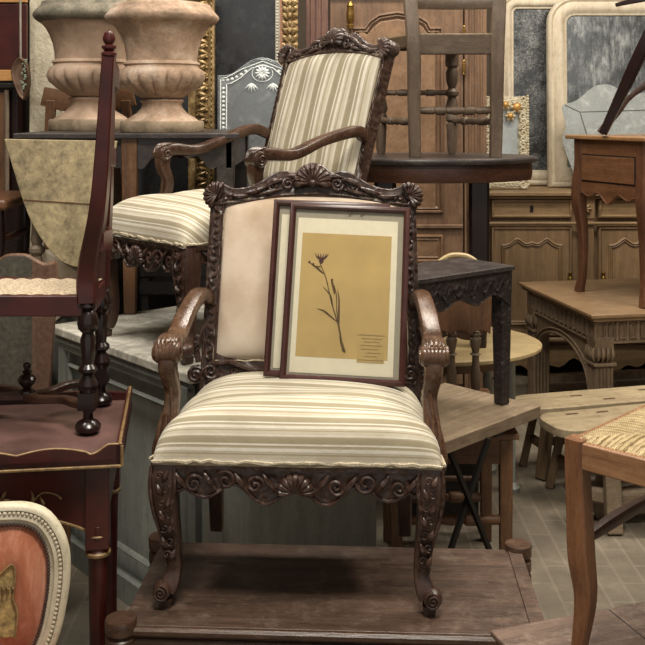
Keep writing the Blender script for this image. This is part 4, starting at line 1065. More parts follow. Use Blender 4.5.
pf = [(0, .02), (.0, -.004), (.006, -.014), (.014, -.016), (.020, -.006), (.03, -.002)]
for (a, b_) in ((491, 572), (598, 680), (704, 786)):
    m = MB(); m.mould(rect(X(a), Z(218), X(b_), Z(199)), pf); m.box(((X(a)+X(b_))/2, .0, Z(208.5)), (X(b_)-X(a)-.05, .01, Z(199)-Z(218)-.05)); dw = m.build('drawer', M['buffet_x'], T)
    m = MB(); m.box(((X(a)+X(b_))/2, -.008, Z(208.5)), (.02, .006, .04)); m.cyl(((X(a)+X(b_))/2, -.014, Z(207.5)), ((X(a)+X(b_))/2, -.008, Z(207.5)), .007); m.build('keyhole_plate', M['iron'], dw, .003)
    dm = MB(); dm.mould(rect(X(a)-.002, Z(336), X(b_), Z(226)), pf); dm.box(((X(a)+X(b_))/2, .0, Z(281)), (X(b_)-X(a)-.04, .014, Z(226)-Z(336)-.04)); dd = dm.build('door', M['buffet'], T)
    w_ = X(b_)-X(a); cx_ = (X(a)+X(b_))/2
    tp = []
    for k in range(41):
        u = k/40*2-1; au = abs(u)
        z = Z(243)+(.055 if au < .12 else .055*max(0, .5+.5*math.cos((au-.12)/.2*PI)) if au < .32 else .04*math.sin((au-.32)/.5*PI) if au < .82 else 0)
        z = Z(244) + .050*math.exp(-(au/.14)**2)*.35 + .040*math.exp(-((au-.48)/.22)**2)
        tp.append((cx_+u*w_*.38, z))
    pp = [(cx_-w_*.38, Z(325)), (cx_+w_*.38, Z(325))]+tp[::-1]
    m = MB(); m.mould(pp, [(0, -.006), (.002, -.016), (.008, -.020), (.014, -.012), (.020, -.016), (.028, -.007)]); m.build('panel_moulding', M['buffet'], dd)
for a in (575, 681):
    m = MB(); m.box((X(a+11), -.004, Z(270)), (.09, .02, Z(226)-Z(340))); m.box((X(a+11), -.006, Z(208.5)), (.10, .03, .12)); pl_ = m.build('pilaster', M['buffet'], T, .004)
    m = MB(); c = (X(a+9), -.022, Z(208.5))
    for i in range(8): aa = i*PI/4; m.sweep([(c[0], c[1], c[2]), (c[0]+.02*math.cos(aa), c[1]-.008, c[2]+.02*math.sin(aa)), (c[0]+.042*math.cos(aa), c[1], c[2]+.042*math.sin(aa))], [.003, .010, .002], 6, sub=3, up=(0, 1, 0))
    m.build('carved_rosette', M['buffet_x'], pl_)
for px in (569, 602): 
    m = MB(); m.lathe([(.012, -.03), (.014, 0), (.008, .01), (.014, .03), (.001, .04)], (X(px), -.03, Z(277)), seg=12); m.cyl((X(px), -.03, Z(277)), (X(px), .0, Z(277)), .006); m.build('door_knob', M['brass'], T)

# ------------------------------------------------------------------ mirrors on the buffet
bz = Z(193.5)+.0125
def roundmirror(name, label, px0, px1, topy, d, fw, gl, fm, lean=.03, cr=.13, sep=0):
    x0, x1 = (px0-HX)*d/F, (px1-HX)*d/F; T = thing(name, label, 'mirror', ((x0+x1)/2, d, bz+.003)); T.rotation_euler = (-lean, 0, 0)
    W = (x1-x0)/2; H = (EYE-(topy-HY)*d/F)-bz
    def ol(k, r):
        w, h = W-k, H-k; o = [(-w, k), (w, k)]
        for i in range(11): a = i/10*PI/2; o.append((w-r+r*math.cos(a), h-r+r*math.sin(a)))
        for i in range(11): a = PI/2+i/10*PI/2; o.append((-w+r+r*math.cos(a), h-r+r*math.sin(a)))
        return o
    m = MB(); m.mould(ol(0, cr), [(0, .05), (0, .008), (.008, 0), (.02, -.006), (.034, .004), (.042, -.002), (fw*.55, -.010), (fw*.75, -.006), (fw*.82, .006), (fw*.95, .008), (fw, .02)])
    fr = m.build('frame', fm, T, ang=50)
    m = MB(); m.prism(ol(fw-.004, max(.02, cr-fw+.004)), .006, Matrix.Translation((0, .018, 0))); m.build('mirror_glass', gl, T)
    return T
roundmirror('cream_framed_mirror', 'large cream framed mirror with streaked glass, rightmost behind the small side table', 549, 720, -4, 6.28, .125, M['streakglass'], M['oldcream'], cr=.17)
roundmirror('cream_framed_mirror', 'cream and pink framed mirror with heavily foxed glass, partly behind the larger cream mirror', 499, 585, -6, 6.42, .10, M['silverglass'], M['oldcream'], lean=.005, cr=.12)
# cut glass mirror piece
T = thing('frameless_cut_mirror', 'frameless pale mirror with wavy cut top edge, behind the small side table', 'mirror', (at(610, 0, 6.1).x, 6.12, bz+.002)); T.rotation_euler = (-.02, 0, 0)
def c2(px, py): return ((px-610)*.0061, EYE-(py-HY)*6.1/F-bz)
pl = [(585, 191), (574, 172), (566, 150), (563.5, 138), (567, 130), (566, 120), (563, 108), (567, 104), (572, 103), (577, 101), (584, 96), (591, 90), (597, 86), (604, 84.5), (612, 85), (620, 89), (632, 93), (648, 93), (662, 88), (676, 96), (684, 108), (681, 122), (684, 140), (672, 191)]
po = [(p.x, p.y) for p in catmull([(*c2(*p), 0) for p in pl], 2, True)]
m = MB(); m.prism(po, .006); g = m.build('mirror_glass', M['etchglass'], T)
m = MB()
m.sweep([(*c2(566, 105)[:1], -.002, c2(566, 105)[1]), (c2(581, 112)[0], -.002, c2(581, 112)[1]), (c2(650, 110)[0], -.002, c2(650, 110)[1])], .003, 5, sub=1, up=(0, 1, 0))
m.sweep([(c2(581, 112)[0], -.002, c2(581, 112)[1]), (c2(588, 135)[0], -.002, c2(588, 135)[1])], .003, 5, sub=1, up=(0, 1, 0))
m.build('cut_line', M['bluegrey_d'], g)
# small gilded carved mirror
T = thing('small_gilded_mirror', 'small ornate cream and gold carved mirror, at the left end of the buffet', 'mirror', (at(505, 0, 6.14).x, 6.14, bz+.002)); T.rotation_euler = (-.02, 0, 0)
W = .138; H = (EYE-(97-HY)*6.14/F)-bz
m = MB(); m.mould(rect(-W, 0, W, H), [(0, .03), (0, .0), (.01, -.008), (.05, .0), (.06, .01)]); fr = m.build('frame', M['goldcream'], T)
MB().box((0, .008, H/2), (2*W-.11, .006, H-.1)).build('mirror_glass', M['etchglass'], T)
m = MB(); g = MB(); bossm = plain('warm_gold_boss', 'c99a55', .4, .3, sc=40)
for x in (-W+.028, W-.028):
    for k in range(int(H/.035)):
        z = .03+k*.035; s = 1 if k % 2 else -1
        m.scroll((x, -.010, z), .024, 1.4, .009, k, s); m.ball((x+(.030 if x > 0 else -.030), -.006, z), (.011, .010, .011), 7, 5); m.ball((x+(.030 if x > 0 else -.030), -.006, z+.0175), (.009, .010, .008), 7, 5)
for k in range(9):
    x = -W+.02+k*.027
    m.scroll((x, -.008, .03), .016, 1.3, .006, k, 1); m.ball((x, -.006, H-.01), (.012, .01, .012), 7, 5)
    m.scroll((x, -.012, H-.035), .019, 1.4, .009, k, 1); m.scroll((x+.012, -.012, H-.075-.02*math.sin(k)), .020, 1.4, .009, k+2, -1)
for (x, z, r) in ((-.07, H-.06, .042), (.0, H-.05, .036), (.07, H-.065, .046), (.03, H-.12, .034), (-.045, H-.12, .030)):
    for i in range(6): a = i*PI/3; m.sweep([(x, -.012, z), (x+r*.6*math.cos(a), -.024, z+r*.6*math.sin(a)), (x+r*math.cos(a), -.010, z+r*math.sin(a))], [.004, .012, .003], 6, sub=3, up=(0, 1, 0))
    g.ball((x, -.026, z), (r*.62, .018, r*.62), 10, 6); g.build('gilt_boss', bossm, fr); g = MB()
m.build('carved_scrolls', M['goldcream'], fr)
# ------------------------------------------------------------------ oval dark table with chair on top
TZ2 = 1.405; PZ = .626
T = thing('oval_dark_table', 'dark oval table raised on another table, carrying an upright wooden chair', 'table', (.435, 4.26, PZ))
RX, RY = .475, .34
def ell(m, rx, ry, z0, z1, n=64, rim=.006):
    pr = [(0.001, z0), (1-rim*2, z0), (1, z0+(z1-z0)*.3), (1, z0+(z1-z0)*.7), (1-rim*2, z1), (.001, z1)]
    m.M = m.M @ Matrix.Diagonal((rx, ry, 1, 1)); m.lathe(pr, seg=n); m.M = m.M @ Matrix.Diagonal((1/rx, 1/ry, 1, 1)); return m
h = TZ2-PZ
ell(MB(), RX, RY, h-.022, h).build('tabletop', M['darktop'], T)
ell(MB(), RX-.02, RY-.02, h-.095, h-.022).build('apron', wood('dark_red_brown_apron', '24130e', '50301f', 'x', .3), T)
for (x, y) in ((-.18, -.14), (.206, -.14), (-.155, .14), (.245, .14)):
    MB().sweep([(x, y, h-.09), (x, y, h-.13), (x, y, .3), (x, y, .0)], [(.040, .036), (.044, .04), (.042, .04), (.032, .03)], 8, .5, up=(0, 1, 0)).build('leg', M['blackred'], T)
T = thing('ladder_back_chair', 'worn brown ladder-back chair with turned stretchers, standing on the oval table', 'chair', (.53, 4.12, TZ2+.001))
gz = wood('brown_ladder_chair_wood', '3d3024', '6f5d4b', 'z', .45, wear='8d7b66', wearamt=.35); gx = wood('brown_ladder_chair_rail', '3d3024', '6b5945', 'x', .45, wear='8d7b66', wearamt=.35); lx, rx = at(415, 0, 4.12).x-.53, at(495.5, 0, 4.12).x-.53
for s, x in ((-1, lx), (1, rx)):
    MB().sweep([(x, 0, .0), (x+s*.004, 0, .2), (x+s*.006, -.005, .45), (x+s*.022, .03, .70), (x+s*.03, .06, .86)], [(.024, .022), (.026, .022), (.028, .024), (.028, .02), (.024, .016)], 8, 1, up=(0, 1, 0)).build('back_post', gz, T)
fx = [at(381, 0, 4.42).x-.53, at(452, 0, 4.42).x-.53]
for x in fx:
    MB().lathe([(.016, 0), (.021, .02), (.024, .10), (.026, .13), (.016, .14), (.028, .15), (.028, .165), (.022, .18), (.03, .2), (.024, .23), (.018, .25), (.03, .26), (.03, .275), (.016, .29), (.026, .32), (.028, .36), (.02, .38), (.03, .39), (.03, .47)], (x, .30, 0), seg=18).build('front_leg', gz, T)
def turnbar(a, b_, r=.014):
    a, b_ = Vector(a), Vector(b_); L = (b_-a).length; m = MB()
    pr = [(r*.7, 0), (r, .02), (r, L*.18), (r*1.15, L*.2), (r*.8, L*.22), (r*1.25, L*.26), (r*1.25, L*.36), (r*.8, L*.38), (r*1.2, L*.5), (r*.8, L*.62), (r*1.25, L*.64), (r*1.25, L*.74), (r*.8, L*.78), (r, L*.82), (r, L-.02), (r*.7, L)]
    return m.lathe(pr, a, b_-a, 14)
turnbar((lx+.015, 0, .192), (rx-.015, 0, .192), .016).build('stretcher', gz, T)
turnbar((rx, .01, .145), (fx[1], .30, .148), .014).build('stretcher', gz, T)
turnbar((lx, .01, .145), (fx[0], .30, .148), .014).build('stretcher', gz, T)
turnbar((fx[0], .30, .27), (fx[1], .30, .27), .012).build('stretcher', gz, T)
m = MB(); m.box(((lx+rx)/2, .0, .465), (rx-lx, .03, .085)); m.build('seat_rail', gx, T, .004)
m = MB(); m.bar((lx, .0, .48), (fx[0], .3, .48), .03, .05); m.bar((rx, .0, .48), (fx[1], .3, .48), .03, .05); m.bar((fx[0], .3, .48), (fx[1], .3, .48), .03, .05); m.build('side_rail', gx, T, .003)
m = MB(); vs = [(lx, -.01, .495), (rx, -.01, .495), (fx[1]+.02, .32, .495), (fx[0]-.02, .32, .495)]; m.add(vs+[(x, y, .51) for x, y, z in vs], [(3, 2, 1, 0), (4, 5, 6, 7), (0, 1, 5, 4), (1, 2, 6, 5), (2, 3, 7, 6), (3, 0, 4, 7)]); m.build('rush_seat', M['rush'], T)
for z, hh in ((.635, .045), (.80, .06)):
    m = MB(); m.sweep([(lx-.01, .02+(z-.6)*.15, z), ((lx+rx)/2, .05+(z-.6)*.15, z), (rx+.01, .02+(z-.6)*.15, z)], [(.010, hh/2)]*3, 8, 1, sub=5); m.build('ladder_slat', gx, T)

# pale oval table under it
T = thing('pale_oval_table', 'pale wood oval table top on grey legs, behind the black carved table', 'table', (.49, 4.24, 0))
ell(MB(), .435, .35, PZ-.028, PZ-.001, rim=.02).build('tabletop', M['palewood'], T)
ell(MB(), .30, .22, PZ-.09, PZ-.028).build('apron', M['medwood'], T)
for (x, y) in ((-.24, -.1), (.30, -.04), (-.24, .16), (.24, .18)):
    MB().lathe([(.035, 0), (.04, .02), (.02, .04), (.02, PZ-.08)], (x, y, 0), seg=16).build('leg', M['bluegrey'], T)

# ------------------------------------------------------------------ black carved low table on the rough plank table
RZ = .600
A = Vector((.655, 3.40, RZ+.001)); ux = Vector((-.78, -.62, 0)); ang = math.atan2(-ux.y, -ux.x)
T = thing('carved_black_table', 'small blackened table with carved wavy apron, standing on the rough plank table', 'table', A, ang)
L = .53; Dp = .25; h = 1.07-RZ
m = MB(); m.box((-L/2, Dp/2, h-.008), (L, Dp, .016)); m.build('tabletop', M['darktop'], T, .003)
m = MB(); n = 50; hh = .105
bt = [(-L+.02+(L-.04)*k/n, h-.016-hh*(.82+.13*math.cos(k/n*PI*6)+.16*(abs(2*k/n-1))**6)) for k in range(n+1)]
m.prism([(-.02, h-.016), (-L+.02, h-.016)]+bt, .018, Matrix.Translation((0, .006, 0)))
m.box((-.014, Dp/2, h-.06), (.016, Dp-.04, .09)); m.box((-L+.014, Dp/2, h-.06), (.016, Dp-.04, .09)); m.box((-L/2, Dp-.014, h-.06), (L-.04, .016, .09))
ap = m.build('apron', M['darkcarve'], T)
m = MB(); rnd = random.Random(9)
for k in range(7):
    x = -L*.5+(k-3)*.062; m.sweep([(x-.03, .004, h-.05), (x-.01, -.001, h-.075), (x+.012, -.001, h-.045), (x+.03, .004, h-.07)], [.001, .003, .003, .001], 5, sub=4, up=(0, 1, 0)); m.scroll((x, .006, h-.078), .012, 1.4, .003, k, (-1)**k)
m.sweep([(x, .005, z+.004) for x, z in bt], .003, 5, sub=1, up=(0, 1, 0))
m.build('carved_relief', M['darkcarve'], ap)
for (x, y) in ((-.032, .032), (-L+.032, .032), (-.27, Dp-.032), (-L+.032, Dp-.032)):
    MB().box((x, y, (h-.016)/2), (.052, .052, h-.016), taper=.72).build('leg', M['darkcarve'], T, .003)

# rough plank table on black folding legs
A = Vector((.740, 3.385, 0)); ang = math.radians(45)
T = thing('rough_plank_table', 'rough grey plank table on crossed black folding legs, carrying the black carved table', 'table', A, ang)
L, Dp = .655, .41
m = MB()
for k in range(3): m.box((-L/2, Dp*(k+.5)/3, RZ-.021), (L, Dp/3-.0015, .04))
m.build('plank_top', M['plank'], T, .003)
m = MB(); m.box((-L*.3, Dp/2, RZ-.052), (.05, Dp-.06, .024)); m.box((-L*.8, Dp/2, RZ-.052), (.05, Dp-.06, .024)); m.build('cleat', M['darkwood'], T)
Ti = Matrix.Rotation(-ang, 4, 'Z') @ Matrix.Translation(-A)
def lc(p): return Ti @ Vector(p)
for (a, b_) in (((449, 437, 3.06), (492, 552, 3.16)), ((488, 430, 3.16), (462, 510, 3.12))):
    pa, pb = at(*a), at(*b_); d = pb-pa; pb2 = pa+d*((pa.z-.002)/(pa.z-pb.z)); pa.z = RZ-.042 if pa.z > RZ-.05 else pa.z
    pa = pa-d*.02
    m = MB(); m.bar(lc(pa), lc(pb2), .018, .014); m.build('folding_leg', M['iron'], T, .002)

# brown table below it
T = thing('square_leg_table', 'brown table with plain square legs, beneath the rough plank table', 'table', (.425, 3.27, 0))
z = .53; m = MB(); m.box((.005, .26, z-.01), (.44, .46, .02)); m.build('tabletop', M['medwood_x'], T, .003)
m = MB(); m.box((0, .045, z-.06), (.36, .02, .08)); m.box((0, .45, z-.06), (.36, .02, .08)); m.box((.18, .25, z-.06), (.02, .38, .08)); m.box((-.18, .25, z-.06), (.02, .38, .08)); m.build('apron', M['medwood_x'], T)
for (x, y) in ((-.18, .05), (.183, .05), (-.18, .45), (.183, .45)): MB().box((x, y, (z-.02)/2), (.044, .04, z-.02), taper=.85).build('leg', M['medwood'], T, .003)
turnbar((-.18, .05, .24), (.18, .05, .24), .016).build('stretcher', M['medwood_x'], T)
turnbar((-.18, .45, .16), (.18, .45, .16), .016).build('stretcher', M['medwood_x'], T)

T = thing('dark_filler_box', 'added dark filler box that darkens the floor under the rough plank table', 'box', (.45, 3.90, 0))  # box added to darken the open space below the plank table
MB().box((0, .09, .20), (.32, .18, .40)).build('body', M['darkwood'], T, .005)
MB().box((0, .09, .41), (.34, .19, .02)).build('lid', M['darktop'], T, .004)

# spindle-back chair behind
D0 = 3.80
T = thing('spindle_back_chair', 'brown chair with hoop top and scalloped panel on turned spindles, behind the black table', 'chair', (at(459, 0, D0).x, D0, 0))
def X(px): return (px-459)*D0/F
def Z(py): return EYE-(py-HY)*D0/F
m = MB(); hoop = [(X(436), Z(300)), (X(435), Z(285)), (X(437), Z(266)), (X(447), Z(257)), (X(458), Z(255)), (X(470), Z(257.5)), (X(480), Z(267)), (X(483), Z(285)), (X(482), Z(300))]
m.sweep([(x, 0, z) for x, z in hoop], .010, 8, sub=5, up=(0, 1, 0)); m.build('hoop_frame', M['palewood'], T)
m = MB(); xs = [X(434)+(X(484)-X(434))*k/40 for k in range(41)]
m.prism([(X(491), Z(280)), (X(430), Z(280))]+[((x-X(459))*1.22+X(459), Z(333)+.016*abs(math.sin((x-X(434))/(X(484)-X(434))*PI*3))) for x in xs], .016, Matrix.Translation((0, -.026, 0))); m.build('splat', M['medwood'], T, .002)
m = MB(); m.prism([(X(484), Z(330)), (X(434), Z(330))]+[(x, Z(334)-.002-.022*abs(math.sin((x-X(434))/(X(484)-X(434))*PI*1.5+PI/2))) for x in xs], .014, Matrix.Translation((0, .004, 0))); m.build('scalloped_rail', M['medwood_x'], T)
for px in (451.5, 475.5):
    b0 = Z(392); t0 = Z(331); H = t0-b0
    MB().lathe([(.014, 0), (.018, .02), (.020, H*.3), (.014, H*.45), (.013, H*.6), (.022, H*.62), (.013, H*.65), (.021, H*.82), (.022, H*.88), (.013, H*.92), (.02, H*.95), (.014, H)], (X(px), 0, b0), seg=16).build('spindle', M['greywood_z'], T)
m = MB(); m.box((0, -.0, Z(394)), (X(489)-X(428), .06, .03)); m.build('seat', M['medwood_x'], T, .004)
for (x) in (X(433), X(485)): MB().cyl((x, 0, 0), (x, 0, Z(394)-.01), .013, .018).build('leg', M['medwood'], T)
m = MB(); m.cyl((X(433), 0, .2), (X(485), 0, .2), .010); m.build('stretcher', M['medwood_x'], T)

# ------------------------------------------------------------------ carved oak table, right
A = at(592, 0, 4.68); CZ = .640
T = thing('arched_carved_table', 'grey-brown oak table with fluted apron, arched brackets and fluted legs, carrying the small side table', 'table', (A.x, 4.68, 0), math.radians(10.5))
W, Dp = 1.0, .92
m = MB(); m.prism([(0, 0), (W, 0), (W, .020), (0, .020)], Dp, Matrix.Translation((0, 0, CZ-.020)))
m.prism([(.014, -.018), (W-.014, -.018), (W-.014, .0), (.014, .0)], Dp-.028, Matrix.Translation((0, .014, CZ-.020)))
tt = m.build('tabletop', M['carvtop'], T, .006)
def apr(L, Mx, nm, arch=True):
    m = MB(Mx); zt = CZ-.038; za = zt-.11
    m.box((L/2, .012, zt-.05), (L, .024, .10)); n = int(L/.052)
    m.sweep([(0, -.004, za+.004), (L, -.004, za+.004)], .006, 6, sub=1)
    for k in range(n):
        x = (k+.5)*L/n; w = .016
        m.cyl((x-L/n/2, .0, za+.012), (x-L/n/2, .0, zt-.006), .0095, seg=8)
        m.mould([(x-w, za+.022), (x+w, za+.022)]+[(x+w*math.cos(a), zt-.028+w*math.sin(a)) for a in (.0, .5, 1.05, 1.57, 2.1, 2.64, 3.14)], [(0, 0), (0, -.007), (.004, -.007), (.007, .0)])
    ob = m.build(nm, M['carvtable'], T)
    return ob
apr(W-.08, Matrix.Translation((.04, .045, 0)), 'front_apron')
Ms = Matrix.Translation((.045, Dp-.04, 0)) @ Matrix.Rotation(-PI/2, 4, 'Z')
apr(Dp-.08, Ms, 'side_apron')
# arched bracket on left side
m = MB(Ms); La = Dp-.08; zt = CZ-.145; n = 30; ar = []
for k in range(n+1): a = PI*k/n; ar.append((La/2-(La/2-.085)*math.cos(a)*1.0, .20+(zt-.05-.20)*math.sin(a)**.75))
out = [(0.04, zt), (0.04, .12), (.075, .12)]+ar+[(La-.075, .12), (La-.04, .12), (La-.04, zt)]
m.prism(out, .03, Matrix.Translation((0, .004, 0)))
for off, r in ((.0, .008), (.022, .006)):
    m.sweep([(La/2-(La/2-.085+off)*math.cos(PI*k/n), .000, .20+(zt-.05-.20+off)*math.sin(PI*k/n)**.75) for k in range(n+1)], r, 6, sub=1, up=(0, 1, 0))
m.build('arched_bracket', M['carvtable'], T)
for (x, y) in ((.082, .082), (W-.082, .082), (.082, Dp-.09), (W-.082, Dp-.09)):
    m = MB(); r = .047; front = y < .3
    m.box((x, y, (CZ-.145+.40)/2+.03), (r*2, r*2, CZ-.145-.40+.0)); m.box((x, y, .395), (r*2+.02, r*2+.02, .014)); m.box((x, y, .20), (r*1.75, r*1.75, .37))
    for k in range(5):
        for (dx, dy) in ((0, -1), (-1, 0)):
            q = (k-2)*.019; px_, py_ = (x+q, y-r*.875) if dy else (x-r*.875, y+q); m.cyl((px_, py_, .04), (px_, py_, .38), .0075, seg=8)
    for k in range(4):
        q = (k-1.5)*.024
        m.sweep([(x+q, y-r-.001, .41), (x+q, y-r-.010, .44), (x+q, y-r-.004, .475)], [.004, .010, .005], 6, sub=3, up=(0, 1, 0)); m.sweep([(x-r-.001, y+q, .41), (x-r-.010, y+q, .44), (x-r-.004, y+q, .475)], [.004, .010, .005], 6, sub=3, up=(1, 0, 0))
    m.box((x, y, .02), (r*2.1, r*2.1, .04)); m.build('leg', M['carvtable'], T, .003)
m = MB(); m.box((W/2, Dp-.1, .12), (W-.2, .05, .04)); m.build('stretcher', M['carvtable'], T)

# small side table on it
a = at(578, 290, 5.28); b_ = at(641, 308, 4.85)
fd = Vector((b_.x-a.x, b_.y-a.y, 0)).normalized(); ang = math.atan2(fd.y, fd.x)
T = thing('cabriole_side_table', 'red-brown side table with scalloped apron and curved legs, standing on the carved oak table', 'side table', (a.x-.02, a.y+.02, CZ+.001), ang)
L = .53; Dp = .50; h = 1.468-CZ
m = MB(); m.prism([(-.035, 0), (L+.035, 0), (L+.035, .022), (-.035, .022)], Dp+.05, Matrix.Translation((0, -.03, h-.022))); m.build('tabletop', wood('sidetable_worn_top', '6a4a2c', 'a88058', 'x', .3), T, .006)
def app(L, Mx, nm):
    m = MB(Mx); n = 60; pts = []
    for k in range(n+1):
        u = abs(2*k/n-1); z = .275-.0 - .035*math.cos(u*PI*3.0)*(u < .72) - .02*(u < .72)
        z = h-.022-(.285+.012*math.cos(u*PI*3.2) + .03*max(0, 1-u*3) + (.0 if u < .8 else .05*((u-.8)/.2)**2))
        pts.append((.03+(L-.06)*k/n, z))
    m.prism([(L-.03, h-.022), (.03, h-.022)]+pts, .02, Matrix.Translation((0, .006, 0))); m.sweep([(x, .004, z+.002) for x, z in pts], .004, 6, sub=1, up=(0, 1, 0))
    return m.build(nm, M['redwood'], T)
ap = app(L, Matrix(), 'front_apron'); app(Dp, Matrix.Translation((L, 0, 0)) @ Matrix.Rotation(PI/2, 4, 'Z'), 'side_apron'); app(Dp, Matrix.Translation((0, Dp, 0)) @ Matrix.Rotation(-PI/2, 4, 'Z'), 'side_apron')
m = MB(); m.box((L/2, .004, h-.17), (L-.14, .012, .13)); dw = m.build('drawer', M['redwood'], T, .003)
MB().box((L/2, .011, h-.17), (L-.125, .013, .145)).build('drawer_gap', M['darkwood'], T)
for (x, y, sx, sy) in ((.03, .03, -1, -1), (L-.03, .03, 1, -1), (.03, Dp-.03, -1, 1), (L-.03, Dp-.03, 1, 1)):
    zk = h-.30
    MB().sweep([(x, y, h-.022), (x, y, h-.16), (x+sx*.006, y+sy*.006, zk+.03), (x+sx*.008, y+sy*.008, zk-.06), (x-sx*.006, y-sy*.006, zk-.22), (x-sx*.006, y-sy*.006, .12), (x+sx*.008, y+sy*.008, .0)],
               [(.030, .03), (.030, .03), (.034, .034), (.030, .03), (.021, .021), (.017, .017), (.021, .021)], 10, .8, up=(0, 1, 0), sub=6).build('leg', M['redwood_z'], T)

# dark upturned stool legs on the side table
T = thing('upturned_dark_stool', 'dark slender stool lying on the side table with its legs crossing, at the right edge', 'stool', at(603, 0, 5.1)*1.0)
T.location = (at(603, 0, 5.08).x, 5.08, CZ+.001+h)
o = Vector(T.location)
def u_(px, py, d): return at(px, py, d)-o
dk = M['blackred']
f0 = u_(603, 131, 5.02); f0.z = .012
m = MB(); m.sweep([f0, u_(622, 93, 4.98), u_(646, 42, 4.92), u_(668, 0, 4.88)], [(.014, .02), (.021, .026), (.026, .03), (.028, .03)], 8, 1); m.build('leg', dk, T)
f1 = u_(600, 130, 5.10); f1.z = .014
m = MB(); m.sweep([f1, u_(616, 113, 5.1), u_(630, 97, 5.1), u_(650, 82, 5.1), u_(672, 66, 5.1)], [(.012, .018), (.014, .02), (.013, .013), (.02, .02), (.024, .026)], 10, .5); m.build('leg', M['walnut'], T)
m = MB(); m.sweep([u_(616, 5, 4.95), u_(632, 1, 4.95), u_(655, -3, 4.92), u_(672, -5, 4.9)], [(.010, .010), (.014, .014), (.015, .015), (.015, .015)], 8, .5); m.build('stretcher', dk, T)
m = MB(); m.bar(u_(668, -18, 4.88), u_(676, 80, 5.1), .05, .04); m.build('seat', dk, T)

# ------------------------------------------------------------------ benches
def bench(label, loc, ang, L, w, hz, slots):
    T = thing('low_bench', label, 'bench', loc, ang, 'pale low benches beside the carved table')
    r = min(.09, w/2); o = []
    for i in range(7): a = PI+i/6*PI/2; o.append((r*.9+r*.9*math.cos(a), r+r*math.sin(a)))
    o += [(L, 0), (L, w)]
    for i in range(7): a = PI/2+i/6*PI/2; o.append((r*.9+r*.9*math.cos(a), w-r+r*math.sin(a)))
    m = MB(); th = .038; vs = [(x, y, hz-th) for x, y in o]+[(x, y, hz) for x, y in o]; n = len(o)
    m.add(vs, [tuple(range(n))[::-1], tuple(range(n, 2*n))]+[(i, (i+1) % n, (i+1) % n+n, i+n) for i in range(n)]); top = m.build('bench_top', M['bench'], T, .006)
    m = MB()
    for (x, y) in slots: m.box((x, y, hz-.0005), (.055, .014, .004))
    m.build('mortise_slot', M['benchleg'], top)
    for (x, y, dx, dy) in ((.12, .05, -.05, -.03), (.12, w-.05, -.05, .03), (L-.12, .05, .05, -.03), (L-.12, w-.05, .05, .03)):
        m = MB(); m.bar((x, y, hz-th+.002), (x+dx, y+dy, 0.004), .05, .034); m.build('leg', M['benchleg'], T, .004)
    m = MB(); m.bar((.10, w/2, .13), (L-.1, w/2, .13), .03, .03); m.bar((.10, .03, .13), (.10, w-.03, .13), .03, .03); m.bar((L-.10, .03, .13), (L-.1, w-.03, .13), .03, .03); m.build('stretcher', M['benchleg'], T, .003)
    return T
bench('pale low bench with rounded end, nearer of the two by the carved table', (.96, 4.00, 0), math.radians(16.5), 1.0, .25, .312, [(.16, .20), (.30, .19), (.28, .06), (.42, .05), (.55, .2)])
bench('pale low bench with slotted top, farther of the two, tight against carved table leg', (.885, 4.29, 0), math.radians(14.5), .95, .22, .314, [(.3, .14), (.42, .06), (.65, .15)])
T = thing('rustic_trestle', 'rough grey-brown trestle with stout splayed leg on the paving, under the rush-seat chair', 'trestle', (1.15, 3.83, 0))
m = MB(); m.box((.12, .02, .262), (.55, .16, .035)); m.build('top', M['benchleg'], T, .005)
for (x, dx) in ((-.05, .0), (.30, .05)):
    for s in (-1, 1):
        m = MB(); m.bar((x, .02+s*.04, .25), (x+dx+.0, .02+s*.08, 0.003), .06, .045); m.build('leg', M['plank'], T, .006)
m = MB(); m.sweep([(-.18, .03, .14), (.0, .02, .11), (.14, .03, .13), (.32, .02, .12)], [(.03, .03), (.04, .035), (.035, .03), (.03, .03)], 9, .3); m.sweep([(-.1, .10, .05), (.05, .11, .04), (.2, .1, .05)], [(.025, .025), (.035, .03), (.025, .025)], 9, .3); m.build('log_stretcher', M['plank'], T)

# ------------------------------------------------------------------ low board table bottom right + rush chair on it
BZ = .457
T = thing('low_board_table', 'low worn brown wooden table at the bottom right corner, under the rush-seat chair leg', 'table', (.368, 2.20, 0), math.radians(18.5))
W, Dp = .75, .52
m = MB(); m.prism([(0, 0), (W, 0), (W, .014), (0, .014)], Dp, Matrix.Translation((0, -Dp, BZ-.014))); m.prism([(.008, 0), (W-.008, 0), (W-.008, .012), (.008, .012)], Dp-.016, Matrix.Translation((0, -Dp+.008, BZ-.026)))
m.build('tabletop', wood('grey_red_worn_board', '3a2c25', '7d6759', 'x', .36, wear='a08f80', wearamt=.6, scale=1.3), T, .004)
m = MB(); m.box((W/2, -.04, BZ-.06), (W-.1, .02, .07)); m.box((W/2, -Dp+.04, BZ-.06), (W-.1, .02, .07)); m.box((.045, -Dp/2, BZ-.06), (.02, Dp-.1, .07)); m.build('apron', M['medwood_x'], T)
for (x, y) in ((.06, -.06), (W-.06, -.06), (.06, -Dp+.06), (W-.06, -Dp+.06)): MB().box((x, y, (BZ-.026)/2), (.05, .05, BZ-.026), taper=.7).build('leg', M['medwood'], T, .003)
m = MB(); m.box((.30, -Dp/2, BZ+.0002), (.003, Dp-.02, .001)); m.build('board_joint', M['darkwood'], T)

